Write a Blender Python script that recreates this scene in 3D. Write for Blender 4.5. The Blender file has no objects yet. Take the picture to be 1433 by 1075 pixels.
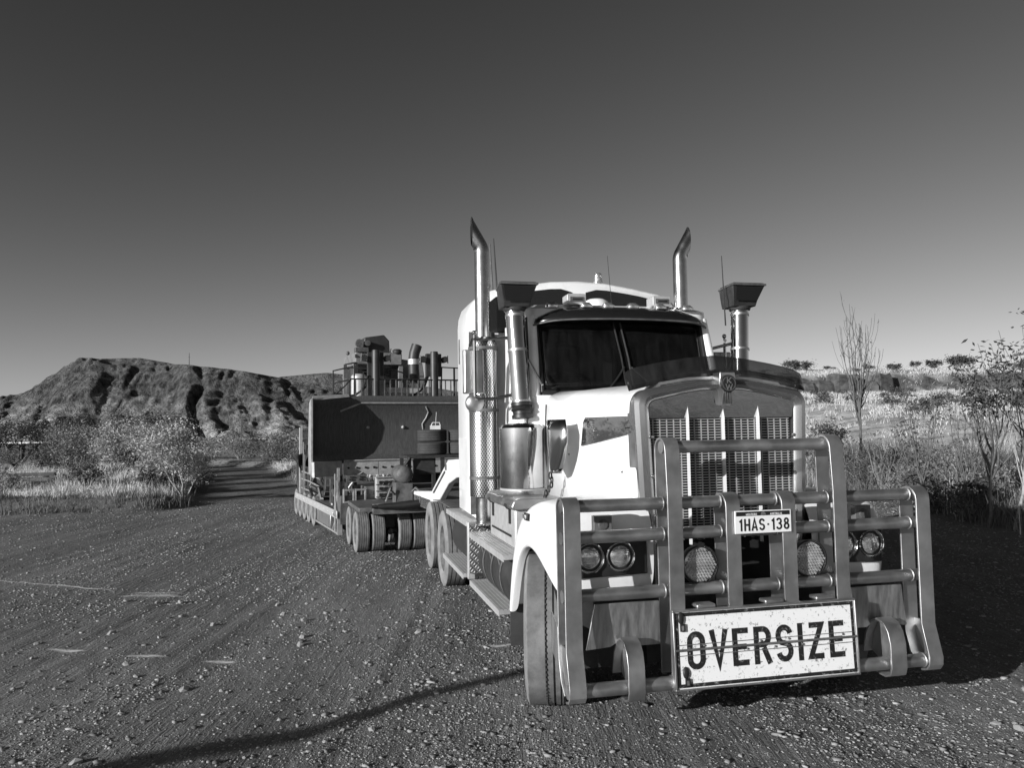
import bpy, bmesh, math, random
import numpy as np
from mathutils import Vector, Matrix, Quaternion
from math import sin, cos, pi, radians, atan2, sqrt

SC = bpy.context.scene
COL = SC.collection
random.seed(7)

# ------------------------------------------------------------------ camera, sky, sun, exposure
cam_d = bpy.data.cameras.new('camera')
cam = bpy.data.objects.new('camera', cam_d)
COL.objects.link(cam)
PITCH, ROLL, EYE = 0.0638, -0.0153, 1.7826
_F = Vector((0, cos(PITCH), sin(PITCH)))
_U = Vector((0, -sin(PITCH), cos(PITCH)))
_R = Vector((1, 0, 0))
_R2 = _R * cos(ROLL) + _U * sin(ROLL)
_U2 = -_R * sin(ROLL) + _U * cos(ROLL)
cam.matrix_world = Matrix(((_R2.x, _U2.x, -_F.x, 0), (_R2.y, _U2.y, -_F.y, 0), (_R2.z, _U2.z, -_F.z, EYE), (0, 0, 0, 1)))
cam_d.sensor_width = 36.0
cam_d.lens = 36.0 * 1094.25 / 1433.0
cam_d.clip_start = 0.05
cam_d.clip_end = 9000
SC.camera = cam

SUN_AZ, SUN_EL = radians(41.5), radians(14.8)          # the way the light travels over the ground; height of the sun
LIGHT = Vector((cos(SUN_AZ) * cos(SUN_EL), sin(SUN_AZ) * cos(SUN_EL), -sin(SUN_EL)))
SKY_STRENGTH = 0.1
world = bpy.data.worlds.new('World')
SC.world = world
world.use_nodes = True
nt = world.node_tree
nt.nodes.clear()
sky = nt.nodes.new('ShaderNodeTexSky')
sky.sky_type = 'NISHITA'
sky.sun_disc = False
sky.sun_elevation = SUN_EL
sky.sun_rotation = atan2(-LIGHT.x, -LIGHT.y)
sky.air_density = 1.0
sky.dust_density = 0.6
sky.ozone_density = 1.5
sepc = nt.nodes.new('ShaderNodeSeparateColor')     # a red filter in front of black and white film: only the red of the sky counts
nt.links.new(sky.outputs[0], sepc.inputs[0])
bg = nt.nodes.new('ShaderNodeBackground')
bg.inputs[1].default_value = SKY_STRENGTH
def film_math(op, a, b):                            # the film's own contrast: a power with a soft shoulder
    n = nt.nodes.new('ShaderNodeMath'); n.operation = op
    for k, q in enumerate((a, b)):
        if isinstance(q, (int, float)): n.inputs[k].default_value = q
        else: nt.links.new(q, n.inputs[k])
    return n.outputs[0]
film = film_math('MULTIPLY', film_math('POWER', sepc.outputs[0], 1.75), 0.36)
film = film_math('DIVIDE', film, film_math('ADD', film_math('MULTIPLY', film, 0.074), 1.0))
comb = nt.nodes.new('ShaderNodeCombineColor')
for i in range(3):
    nt.links.new(film, comb.inputs[i])
nt.links.new(comb.outputs[0], bg.inputs[0])
wo = nt.nodes.new('ShaderNodeOutputWorld')
nt.links.new(bg.outputs[0], wo.inputs[0])

sun_d = bpy.data.lights.new('sun', 'SUN')
sun_d.energy = 4.5
sun_d.angle = radians(0.5)
sun_d.color = (1, 1, 1)
sun = bpy.data.objects.new('sun', sun_d)
sun.rotation_euler = LIGHT.to_track_quat('-Z', 'Y').to_euler()
sun.location = (-20, -20, 20)
COL.objects.link(sun)
SC.view_settings.view_transform = 'Standard'
SC.view_settings.look = 'None'
SC.view_settings.exposure = 0.40
SC.view_settings.gamma = 1.0
SC.view_settings.use_curve_mapping = False
SC.cycles.max_bounces = 8
SC.cycles.transparent_max_bounces = 16

# ------------------------------------------------------------------ materials (a black and white place: greys only)
def nodes_of(name):
    m = bpy.data.materials.new(name)
    m.use_nodes = True
    t = m.node_tree
    return m, t, t.nodes['Principled BSDF']

def g3(v):
    return (v, v, v, 1)

def mat(name, v, rough=0.5, metal=0.0, var=0.0, scale=8.0, coat=0.0, bump=0.0, bscale=60.0, v2=None, stretch=None, rvar=0.0, detail=6.0, lo=0.35, hi=0.65):
    """grey Principled material; colour runs between v and v2 (or v*(1-var) .. v*(1+var)) on a noise"""
    m, t, b = nodes_of(name)
    b.inputs['Base Color'].default_value = g3(v)
    b.inputs['Roughness'].default_value = rough
    b.inputs['Metallic'].default_value = metal
    if coat:
        b.inputs['Coat Weight'].default_value = coat
        b.inputs['Coat Roughness'].default_value = 0.05
    co = t.nodes.new('ShaderNodeTexCoord')
    src = co.outputs['Object']
    if stretch:
        mp = t.nodes.new('ShaderNodeMapping')
        mp.inputs['Scale'].default_value = stretch
        t.links.new(src, mp.inputs[0])
        src = mp.outputs[0]
    if var or v2 is not None:
        n = t.nodes.new('ShaderNodeTexNoise')
        n.inputs['Scale'].default_value = scale
        n.inputs['Detail'].default_value = detail
        n.inputs['Roughness'].default_value = 0.65
        t.links.new(src, n.inputs['Vector'])
        r = t.nodes.new('ShaderNodeValToRGB')
        r.color_ramp.elements[0].position = lo
        r.color_ramp.elements[1].position = hi
        r.color_ramp.elements[0].color = g3(v if v2 is not None else v * (1 - var))
        r.color_ramp.elements[1].color = g3(v2 if v2 is not None else v * (1 + var))
        t.links.new(n.outputs[0], r.inputs[0])
        t.links.new(r.outputs[0], b.inputs['Base Color'])
        if rvar:
            mr = t.nodes.new('ShaderNodeMapRange')
            mr.inputs['From Min'].default_value = lo
            mr.inputs['From Max'].default_value = hi
            mr.inputs['To Min'].default_value = max(0.02, rough - rvar)
            mr.inputs['To Max'].default_value = min(1, rough + rvar)
            t.links.new(n.outputs[0], mr.inputs[0])
            t.links.new(mr.outputs[0], b.inputs['Roughness'])
    if bump:
        n2 = t.nodes.new('ShaderNodeTexNoise')
        n2.inputs['Scale'].default_value = bscale
        n2.inputs['Detail'].default_value = 5
        t.links.new(src, n2.inputs['Vector'])
        bp = t.nodes.new('ShaderNodeBump')
        bp.inputs['Strength'].default_value = bump
        bp.inputs['Distance'].default_value = 0.01
        t.links.new(n2.outputs[0], bp.inputs['Height'])
        t.links.new(bp.outputs[0], b.inputs['Normal'])
    return m

def island_mat(name, v, v2, rough=0.9, subsurf=False):
    """every separate piece of the mesh gets its own grey between v and v2"""
    m, t, b = nodes_of(name)
    b.inputs['Roughness'].default_value = rough
    ge = t.nodes.new('ShaderNodeNewGeometry')
    r = t.nodes.new('ShaderNodeValToRGB')
    r.color_ramp.elements[0].color = g3(v)
    r.color_ramp.elements[1].color = g3(v2)
    t.links.new(ge.outputs['Random Per Island'], r.inputs[0])
    t.links.new(r.outputs[0], b.inputs['Base Color'])
    if subsurf:
        tr = t.nodes.new('ShaderNodeBsdfTranslucent')
        t.links.new(r.outputs[0], tr.inputs[0])
        mx = t.nodes.new('ShaderNodeMixShader')
        mx.inputs[0].default_value = 0.25
        t.links.new(b.outputs[0], mx.inputs[1])
        t.links.new(tr.outputs[0], mx.inputs[2])
        t.links.new(mx.outputs[0], t.nodes['Material Output'].inputs[0])
    return m

def glass_mat(name, tint, rough=0.02, ior=1.45, dust=0.0):
    m, t, b = nodes_of(name)
    t.nodes.remove(b)
    tr = t.nodes.new('ShaderNodeBsdfTransparent')
    tr.inputs[0].default_value = g3(tint)
    gl = t.nodes.new('ShaderNodeBsdfGlossy')
    gl.inputs['Roughness'].default_value = rough
    gl.inputs[0].default_value = g3(0.9)
    fr = t.nodes.new('ShaderNodeFresnel')
    fr.inputs[0].default_value = ior
    mx = t.nodes.new('ShaderNodeMixShader')
    t.links.new(fr.outputs[0], mx.inputs[0])
    t.links.new(tr.outputs[0], mx.inputs[1])
    t.links.new(gl.outputs[0], mx.inputs[2])
    out = mx.outputs[0]
    if dust:                                       # a film of dust on the outside, thicker in streaks
        df = t.nodes.new('ShaderNodeBsdfDiffuse'); df.inputs[0].default_value = g3(.30)
        co = t.nodes.new('ShaderNodeTexCoord'); mp = t.nodes.new('ShaderNodeMapping'); mp.inputs['Scale'].default_value = (6, 6, 1.2)
        n = t.nodes.new('ShaderNodeTexNoise'); n.inputs['Scale'].default_value = 2.5; n.inputs['Detail'].default_value = 6
        t.links.new(co.outputs['Object'], mp.inputs[0]); t.links.new(mp.outputs[0], n.inputs['Vector'])
        mr = t.nodes.new('ShaderNodeMapRange'); mr.inputs['From Min'].default_value = .3; mr.inputs['From Max'].default_value = .75; mr.inputs['To Min'].default_value = dust * .4; mr.inputs['To Max'].default_value = dust * 1.8
        t.links.new(n.outputs[0], mr.inputs[0])
        m2 = t.nodes.new('ShaderNodeMixShader'); t.links.new(mr.outputs[0], m2.inputs[0]); t.links.new(out, m2.inputs[1]); t.links.new(df.outputs[0], m2.inputs[2]); out = m2.outputs[0]
    t.links.new(out, t.nodes['Material Output'].inputs[0])
    return m

def perforated_mat():
    """polished sheet with rows of small round holes, about 16 mm apart, round an upright cylinder"""
    m, t, b = nodes_of('perforated_shield')
    b.inputs['Metallic'].default_value = 1
    b.inputs['Roughness'].default_value = 0.22
    co = t.nodes.new('ShaderNodeTexCoord')
    sp = t.nodes.new('ShaderNodeSeparateXYZ')
    t.links.new(co.outputs['Object'], sp.inputs[0])
    def M(op, a, bb=None):
        n = t.nodes.new('ShaderNodeMath'); n.operation = op
        for i, q in enumerate((a, bb)):
            if q is None: continue
            if isinstance(q, (int, float)): n.inputs[i].default_value = q
            else: t.links.new(q, n.inputs[i])
        return n.outputs[0]
    ang = M('ARCTAN2', sp.outputs[1], sp.outputs[0])
    row = M('MULTIPLY', sp.outputs[2], 2 * pi / 0.040)
    a = M('MULTIPLY', ang, 0.14 * 2 * pi / 0.027)
    s1 = M('SINE', M('ADD', a, row))
    s2 = M('SINE', M('SUBTRACT', a, row))
    hole = M('GREATER_THAN', M('ADD', s1, s2), 0.55)
    mx = t.nodes.new('ShaderNodeMix'); mx.data_type = 'RGBA'
    t.links.new(hole, mx.inputs[0])
    mx.inputs[6].default_value = g3(0.62)
    mx.inputs[7].default_value = g3(0.02)
    t.links.new(mx.outputs[2], b.inputs['Base Color'])
    return m

def checker_mat():
    m, t, b = nodes_of('checker_plate')
    b.inputs['Metallic'].default_value = 0.9
    b.inputs['Roughness'].default_value = 0.42
    b.inputs['Base Color'].default_value = g3(0.42)
    co = t.nodes.new('ShaderNodeTexCoord')
    sp = t.nodes.new('ShaderNodeSeparateXYZ')
    t.links.new(co.outputs['Object'], sp.inputs[0])
    def M(op, a, bb=None):
        n = t.nodes.new('ShaderNodeMath'); n.operation = op
        for i, q in enumerate((a, bb)):
            if q is None: continue
            if isinstance(q, (int, float)): n.inputs[i].default_value = q
            else: t.links.new(q, n.inputs[i])
        return n.outputs[0]
    x = M('ADD', sp.outputs[0], sp.outputs[1])
    z = sp.outputs[2]
    a = M('ADD', x, z); c = M('SUBTRACT', x, z)
    k = 2 * pi / 0.075
    d1 = M('MULTIPLY', M('POWER', M('ABSOLUTE', M('SINE', M('MULTIPLY', a, k))), 6), M('ABSOLUTE', M('SINE', M('MULTIPLY', c, k / 2))))
    d2 = M('MULTIPLY', M('POWER', M('ABSOLUTE', M('COSINE', M('MULTIPLY', c, k))), 6), M('ABSOLUTE', M('COSINE', M('MULTIPLY', a, k / 2))))
    h = M('MAXIMUM', d1, d2)
    bp = t.nodes.new('ShaderNodeBump')
    bp.inputs['Strength'].default_value = 0.8
    bp.inputs['Distance'].default_value = 0.006
    t.links.new(h, bp.inputs['Height'])
    t.links.new(bp.outputs[0], b.inputs['Normal'])
    return m

M_white = mat('white_paint', 0.66, 0.35, v2=0.78, scale=5, coat=0.4, lo=.25, hi=.5, detail=8)
M_chrome = mat('polished_stainless', 0.62, 0.10, 1.0, var=0.06, scale=5, rvar=0.04)
M_alu = mat('brushed_aluminium', 0.45, 0.43, 0.92, var=0.16, scale=5, rvar=0.09, bump=0.05, bscale=120)
M_alu_dull = mat('dull_aluminium_plate', 0.38, 0.46, 0.85, var=0.22, scale=6, rvar=0.1, stretch=(6, 6, 0.8), bump=0.05, bscale=50)
M_plank = mat('pale_tread_aluminium', 0.55, 0.5, 0.5, var=0.12, scale=12)
M_barwhite = mat('bright_grille_bar', 0.72, 0.32, 0.35)
M_surround = mat('bright_surround', 0.44, 0.22, 0.9, var=0.05, scale=6)
M_perf = perforated_mat()
M_check = checker_mat()
M_black = mat('black_plastic', 0.018, 0.45, var=0.3, scale=9)
M_blackgloss = mat('black_gloss_paint', 0.012, 0.18, coat=0.5)
M_void = mat('dark_interior', 0.006, 0.9)
M_seat = mat('seat_cloth', 0.03, 0.95, var=0.2)
M_rubber = mat('dusty_rubber', 0.10, 0.92, v2=0.19, scale=7, bump=0.15, bscale=90)
M_rubber_side = mat('dusty_sidewall', 0.14, 0.92, v2=0.24, scale=5, bump=0.1, bscale=60)
M_rim = mat('dusty_rim', 0.05, 0.7, 0.2, v2=0.15, scale=8)
M_plate = mat('wavy_polished_plate', 0.55, 0.09, 1.0, var=0.08, scale=4, bump=0.6, bscale=4)
M_rubber_dark = mat('clean_dark_rubber', 0.03, 0.85, v2=0.05, scale=6)
M_steel = mat('grimy_steel', 0.07, 0.65, 0.3, v2=0.16, scale=9, bump=0.1)
M_darksteel = mat('dark_steel', 0.025, 0.6, 0.2, v2=0.05, scale=9)
M_tankdark = mat('dark_tank_paint', 0.035, 0.4, var=0.25, scale=6)
M_glass = glass_mat('dark_windscreen', 0.34, dust=.016)
M_tint = glass_mat('smoked_deflector', 0.34, 0.04, 1.35, dust=.045)
M_stack = mat('steel_stack', 0.46, 0.24, 1.0, var=0.1, scale=7, rvar=.05)
M_lens = mat('clear_lens', 0.72, 0.07, 0.85, var=0.35, scale=22, bump=0.5, bscale=26)
M_lensrib = mat('ribbed_lens', 0.50, 0.16, 0.55, var=0.25, scale=20)
M_amber = mat('amber_lens', 0.12, 0.2, var=0.1)
M_paper = mat('number_plate_white', 0.78, 0.4, var=0.03)
M_ink = mat('plate_black', 0.012, 0.5)
M_signwhite = mat('worn_white_board', 0.22, 0.55, v2=0.80, scale=46, lo=0.30, hi=0.42, detail=3)
M_signink = mat('worn_black_lettering', 0.012, 0.55, v2=0.28, scale=45, lo=0.56, hi=0.74)
M_blade = mat('scoured_blade_steel', 0.055, 0.6, 0.2, v2=0.12, scale=3, stretch=(14, 14, 0.5), lo=0.3, hi=0.75)
M_bladeedge = mat('worn_edge_steel', 0.26, 0.55, 0.2, v2=0.42, scale=8)
M_dozer = mat('dozer_body_paint', 0.13, 0.5, v2=0.24, scale=5)
M_dozerdark = mat('dozer_dark_paint', 0.022, 0.5, v2=0.04, scale=6)
M_galv = mat('galvanised_rail', 0.36, 0.5, 0.5, var=0.2)
M_flag = mat('flag_cloth', 0.18, 0.95, var=0.25, scale=9)
M_flagdark = mat('flag_cloth_dark', 0.03, 0.95, var=0.25, scale=9)
M_bark = mat('grey_bark', 0.12, 0.95, v2=0.26, scale=14)
M_barkpale = mat('pale_bark', 0.24, 0.95, v2=0.40, scale=14)
M_leaf = island_mat('grey_green_leaves', 0.10, 0.30, 0.6, True)
M_leafpale = island_mat('pale_leaves', 0.24, 0.52, 0.6, True)
M_leafdark = island_mat('dark_leaves', 0.035, 0.11, 0.6, True)
M_grass = island_mat('dry_grass', 0.36, 0.78, 0.9, True)
M_barkdark = mat('dark_thin_bark', 0.06, 0.95, v2=0.14, scale=14)
M_grassdull = island_mat('dull_grass', 0.06, 0.24, 0.9, True)
M_stone = island_mat('gravel_stone', 0.07, 0.34, 0.9)
M_bigstone = mat('loose_stone', 0.18, 0.9, v2=0.32, scale=20, bump=0.2)
def dust_mat():
    m, t, b = nodes_of('white_dust')
    b.inputs['Base Color'].default_value = g3(.80); b.inputs['Roughness'].default_value = 1
    ge = t.nodes.new('ShaderNodeNewGeometry'); n = t.nodes.new('ShaderNodeTexNoise'); n.inputs['Scale'].default_value = 55; n.inputs['Detail'].default_value = 8; n.inputs['Roughness'].default_value = .85
    t.links.new(ge.outputs['Position'], n.inputs['Vector'])
    at = t.nodes.new('ShaderNodeAttribute'); at.attribute_name = 'cover'
    ad = t.nodes.new('ShaderNodeMath'); ad.operation = 'ADD'; t.links.new(n.outputs[0], ad.inputs[0]); t.links.new(at.outputs['Fac'], ad.inputs[1])
    mr = t.nodes.new('ShaderNodeMapRange'); mr.inputs['From Min'].default_value = .74; mr.inputs['From Max'].default_value = 1.20; t.links.new(ad.outputs[0], mr.inputs[0])
    tr = t.nodes.new('ShaderNodeBsdfTransparent'); mx = t.nodes.new('ShaderNodeMixShader')
    t.links.new(mr.outputs[0], mx.inputs[0]); t.links.new(tr.outputs[0], mx.inputs[1]); t.links.new(b.outputs[0], mx.inputs[2]); t.links.new(mx.outputs[0], t.nodes['Material Output'].inputs[0])
    return m
M_dust = dust_mat()
M_timber = mat('weathered_timber', 0.05, 0.9, v2=0.12, scale=6)
M_rock = mat('dark_rock', 0.025, 0.95, v2=0.10, scale=1.2, bump=0.6, bscale=3)
M_roofwhite = mat('white_roof_sheet', 0.75, 0.5, var=0.06)

# ------------------------------------------------------------------ mesh helpers
class MB:
    def __init__(s):
        s.v = []; s.f = []; s.mi = []; s.cur = 0
    def add(s, vs, fs):
        o = len(s.v)
        s.v += [tuple(q) for q in vs]
        for f in fs:
            s.f.append(tuple(i + o for i in f)); s.mi.append(s.cur)
    def box(s, x0, x1, y0, y1, z0, z1):
        s.add([(x0, y0, z0), (x1, y0, z0), (x1, y1, z0), (x0, y1, z0), (x0, y0, z1), (x1, y0, z1), (x1, y1, z1), (x0, y1, z1)],
              [(0, 3, 2, 1), (4, 5, 6, 7), (0, 1, 5, 4), (1, 2, 6, 5), (2, 3, 7, 6), (3, 0, 4, 7)])
    def obox(s, c, size, R=None):
        h = [q / 2 for q in size]
        vs = []
        for k in range(8):
            p = Vector((h[0] * (1 if k & 1 else -1), h[1] * (1 if k & 2 else -1), h[2] * (1 if k & 4 else -1)))
            if R: p = R @ p
            vs.append(p + Vector(c))
        s.add(vs, [(0, 2, 3, 1), (4, 5, 7, 6), (0, 1, 5, 4), (1, 3, 7, 5), (3, 2, 6, 7), (2, 0, 4, 6)])
    def rings(s, rs, closed=True, cap=(True, True)):
        n = len(rs[0]); vs = [p for r in rs for p in r]; fs = []
        for i in range(len(rs) - 1):
            for j in range(n if closed else n - 1):
                k = (j + 1) % n
                fs.append((i * n + j, i * n + k, (i + 1) * n + k, (i + 1) * n + j))
        if cap[0]: fs.append(tuple(range(n))[::-1])
        if cap[1]: fs.append(tuple((len(rs) - 1) * n + j for j in range(n)))
        s.add(vs, fs)
    def tube(s, pts, r, n=10, cap=True):
        pts = [Vector(p) for p in pts]
        rr = r if isinstance(r, (list, tuple)) else [r] * len(pts)
        d0 = (pts[1] - pts[0]).normalized()
        a = d0.orthogonal().normalized()
        rs = []
        for i, p in enumerate(pts):
            if i == 0: d = d0
            elif i == len(pts) - 1: d = (pts[i] - pts[i - 1]).normalized()
            else: d = ((pts[i] - pts[i - 1]).normalized() + (pts[i + 1] - pts[i]).normalized()).normalized()
            a = (a - d * a.dot(d)).normalized()
            b = d.cross(a)
            rs.append([p + (a * cos(2 * pi * k / n) + b * sin(2 * pi * k / n)) * rr[i] for k in range(n)])
        s.rings(rs, True, (cap, cap))
    def cyl(s, p0, p1, r0, r1=None, n=16, cap=True):
        s.tube([p0, p1], [r0, r0 if r1 is None else r1], n, cap)
    def lathe(s, prof, origin, axis=(0, 0, 1), n=24, cap=True):
        """prof = [(distance along axis, radius)]"""
        ax = Vector(axis).normalized(); a = ax.orthogonal().normalized(); b = ax.cross(a); o = Vector(origin)
        rs = [[o + ax * z + (a * cos(2 * pi * k / n) + b * sin(2 * pi * k / n)) * max(r, 1e-4) for k in range(n)] for z, r in prof]
        s.rings(rs, True, (cap, cap))
    def prism(s, poly, off):
        off = Vector(off); n = len(poly)
        a = [Vector(p) for p in poly]; b = [p + off for p in a]
        s.add(a + b, [tuple(range(n))[::-1], tuple(range(n, 2 * n))] + [(i, (i + 1) % n, n + (i + 1) % n, n + i) for i in range(n)])
    def sphere(s, c, r, nu=14, nv=8, sc=(1, 1, 1)):
        prof = []
        vs = []; fs = []
        for i in range(nv + 1):
            th = pi * i / nv
            for j in range(nu):
                ph = 2 * pi * j / nu
                vs.append((c[0] + r * sc[0] * sin(th) * cos(ph), c[1] + r * sc[1] * sin(th) * sin(ph), c[2] + r * sc[2] * cos(th)))
        for i in range(nv):
            for j in range(nu):
                k = (j + 1) % nu
                fs.append((i * nu + j, (i + 1) * nu + j, (i + 1) * nu + k, i * nu + k))
        s.add(vs, fs)
    def strap(s, path, u0, u1, th):
        """flat bar of thickness th, bent along path [(y,z)], reaching from x=u0 to u1"""
        n = len(path); L = []; Rr = []
        for i in range(n):
            p = Vector(path[i])
            d = (Vector(path[min(i + 1, n - 1)]) - Vector(path[max(i - 1, 0)])).normalized()
            nrm = Vector((-d.y, d.x))
            L.append(p + nrm * th / 2); Rr.append(p - nrm * th / 2)
        rs = []
        for i in range(n):
            rs.append([(u0, L[i].x, L[i].y), (u1, L[i].x, L[i].y), (u1, Rr[i].x, Rr[i].y), (u0, Rr[i].x, Rr[i].y)])
        s.rings(rs)
    def grid(s, rows, thick=None):
        n = len(rows[0]); vs = [p for r in rows for p in r]; fs = []
        for i in range(len(rows) - 1):
            for j in range(n - 1):
                fs.append((i * n + j, i * n + j + 1, (i + 1) * n + j + 1, (i + 1) * n + j))
        s.add(vs, fs)
    def build(s, name, mats, parent=None, origin=None, sharp=38, bevel=0, subd=0, smooth=True, solid=0, recalc=True):
        o = Vector(origin) if origin else Vector((0, 0, 0))
        me = bpy.data.meshes.new(name)
        me.from_pydata([tuple(Vector(p) - o) for p in s.v], [], s.f)
        if not isinstance(mats, (list, tuple)): mats = [mats]
        for m in mats: me.materials.append(m)
        if len(mats) > 1: me.polygons.foreach_set('material_index', s.mi)
        if recalc:
            bm = bmesh.new(); bm.from_mesh(me)
            bmesh.ops.recalc_face_normals(bm, faces=bm.faces)
            bm.to_mesh(me); bm.free()
        if smooth:
            me.polygons.foreach_set('use_smooth', [True] * len(me.polygons))
            if not subd: me.set_sharp_from_angle(angle=radians(sharp))
        ob = bpy.data.objects.new(name, me)
        ob.location = o
        if parent: ob.parent = parent
        COL.objects.link(ob)
        if solid:
            md = ob.modifiers.new('solid', 'SOLIDIFY'); md.thickness = solid; md.offset = -1
        if bevel:
            md = ob.modifiers.new('bevel', 'BEVEL'); md.width = bevel; md.segments = 2; md.limit_method = 'ANGLE'; md.angle_limit = radians(40)
        if subd:
            md = ob.modifiers.new('subd', 'SUBSURF'); md.levels = subd; md.render_levels = subd
        return ob

def mesh_np(name, verts, faces, mats, parent=None, smooth=False, mi=None):
    """verts (n,3) array, faces (m,k) array with k = 3 or 4"""
    verts = np.ascontiguousarray(verts, dtype=np.float32); faces = np.ascontiguousarray(faces, dtype=np.int32)
    me = bpy.data.meshes.new(name)
    k = faces.shape[1]
    me.vertices.add(len(verts)); me.vertices.foreach_set('co', verts.ravel())
    me.loops.add(faces.size); me.loops.foreach_set('vertex_index', faces.ravel())
    me.polygons.add(len(faces)); me.polygons.foreach_set('loop_start', np.arange(0, faces.size, k, dtype=np.int32))
    me.update(calc_edges=True)
    if smooth: me.polygons.foreach_set('use_smooth', np.ones(len(faces), dtype=bool))
    if not isinstance(mats, (list, tuple)): mats = [mats]
    for m in mats: me.materials.append(m)
    if mi is not None: me.polygons.foreach_set('material_index', np.asarray(mi, dtype=np.int32))
    me.validate()
    ob = bpy.data.objects.new(name, me)
    if parent: ob.parent = parent
    COL.objects.link(ob)
    return ob

def thing(name, label, cat, loc=(0, 0, 0), rz=0.0, group=None):
    o = bpy.data.objects.new(name, None)
    o.empty_display_size = 0.2
    o.location = loc; o.rotation_euler = (0, 0, rz)
    COL.objects.link(o)
    return tag(o, label, cat, group)

def tag(o, label, cat, group=None):
    o['label'] = label; o['category'] = cat
    if group: o['group'] = group
    return o

def struct(o):
    o['kind'] = 'structure'
    return o

def stuff(o):
    o['kind'] = 'stuff'
    return o

def copy_part(o, parent=None, loc=None, rz=None, scale=None):
    c = o.copy(); COL.objects.link(c)
    c.parent = parent if parent else o.parent
    if loc is not None: c.location = loc
    if rz is not None: c.rotation_euler = (0, 0, rz)
    if scale is not None: c.scale = scale
    for ch in list(o.children):
        d = ch.copy(); COL.objects.link(d); d.parent = c
        for g in list(ch.children):
            e = g.copy(); COL.objects.link(e); e.parent = d
    return c

# ---- stroke lettering: flat raised letters
def _arc(cx, cy, rx, ry, a0, a1, n=10):
    return [(cx + rx * cos(radians(a0 + (a1 - a0) * i / n)), cy + ry * sin(radians(a0 + (a1 - a0) * i / n))) for i in range(n + 1)]

def glyph(ch):
    """polylines on a letter 1 high, centre lines; advance width"""
    a, b, B, T = 0.08, 0.46, 0.08, 0.92
    m = (a + b) / 2; r = (b - a) / 2
    if ch == 'O': return [(_arc(m, T - r, r, r, 180, 0) + _arc(m, B + r, r, r, 0, -180), True)], 0.54
    if ch == 'V': return [([(a - .02, 1.0), (m, 0.06), (b + .02, 1.0)], False)], 0.54
    if ch == 'E': return [([(b + .03, T), (a, T), (a, B), (b + .03, B)], False), ([(a + .08, .5), (b - .03, .5)], False)], 0.52
    if ch == 'R': return [([(a, 0), (a, T), (m, T)] + _arc(m + .02, T - .205, r - .02, .205, 90, -90)[1:] + [(a + .08, T - .41)], False), ([(m + .03, .43), (b + .02, 0)], False)], 0.54
    if ch == 'S': return [(_arc(m, T - .21, r, .21, 12, 245, 14) + _arc(m, B + .21, r, .21, 65, -168, 14), False)], 0.54
    if ch == 'I': return [([(0.1, 0), (0.1, 1)], False)], 0.2
    if ch == 'Z': return [([(a - .03, T), (b - .02, T), (a, B), (b + .03, B)], False)], 0.54
    if ch == '1': return [([(.02, .74), (.19, .88), (.19, 0)], False)], 0.30
    if ch == 'H': return [([(a, 0), (a, 1)], False), ([(b, 0), (b, 1)], False), ([(a + .08, .5), (b - .08, .5)], False)], 0.54
    if ch == 'A': return [([(a - .03, 0), (m, .97), (b + .03, 0)], False), ([(a + .10, .28), (b - .10, .28)], False)], 0.54
    if ch == '3': return [(_arc(m - .03, T - .2, r, .2, 165, -80) + _arc(m - .03, B + .22, r + .02, .22, 80, -165), False)], 0.52
    if ch == '8': return [(_arc(m, T - .19, r - .03, .19, -90, 270), True), (_arc(m, B + .22, r, .22, -270, 90), True)], 0.54
    if ch == '.': return [([(.06, .42), (.06, .56)], False)], 0.12
    if ch == 'W': return [([(0, 1), (.14, .04), (.27, .8), (.40, .04), (.54, 1)], False)], 0.54
    if ch == 'T': return [([(0, T), (.5, T)], False), ([(.25, 0), (.25, T - .08)], False)], 0.5
    if ch == 'N': return [([(a, 0), (a, .95), (b, .05), (b, 1)], False)], 0.54
    if ch == 'U': return [([(a, 1), (a, B + r)] + _arc(m, B + r, r, r, 180, 360) + [(b, 1)], False)], 0.54
    if ch == 'L': return [([(a, 1), (a, B), (b, B)], False)], 0.48
    if ch == 'K': return [([(a, 0), (a, 1)], False), ([(b + .02, 1), (a + .09, .5), (b + .02, 0)], False)], 0.5
    return [], 0.3

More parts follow.
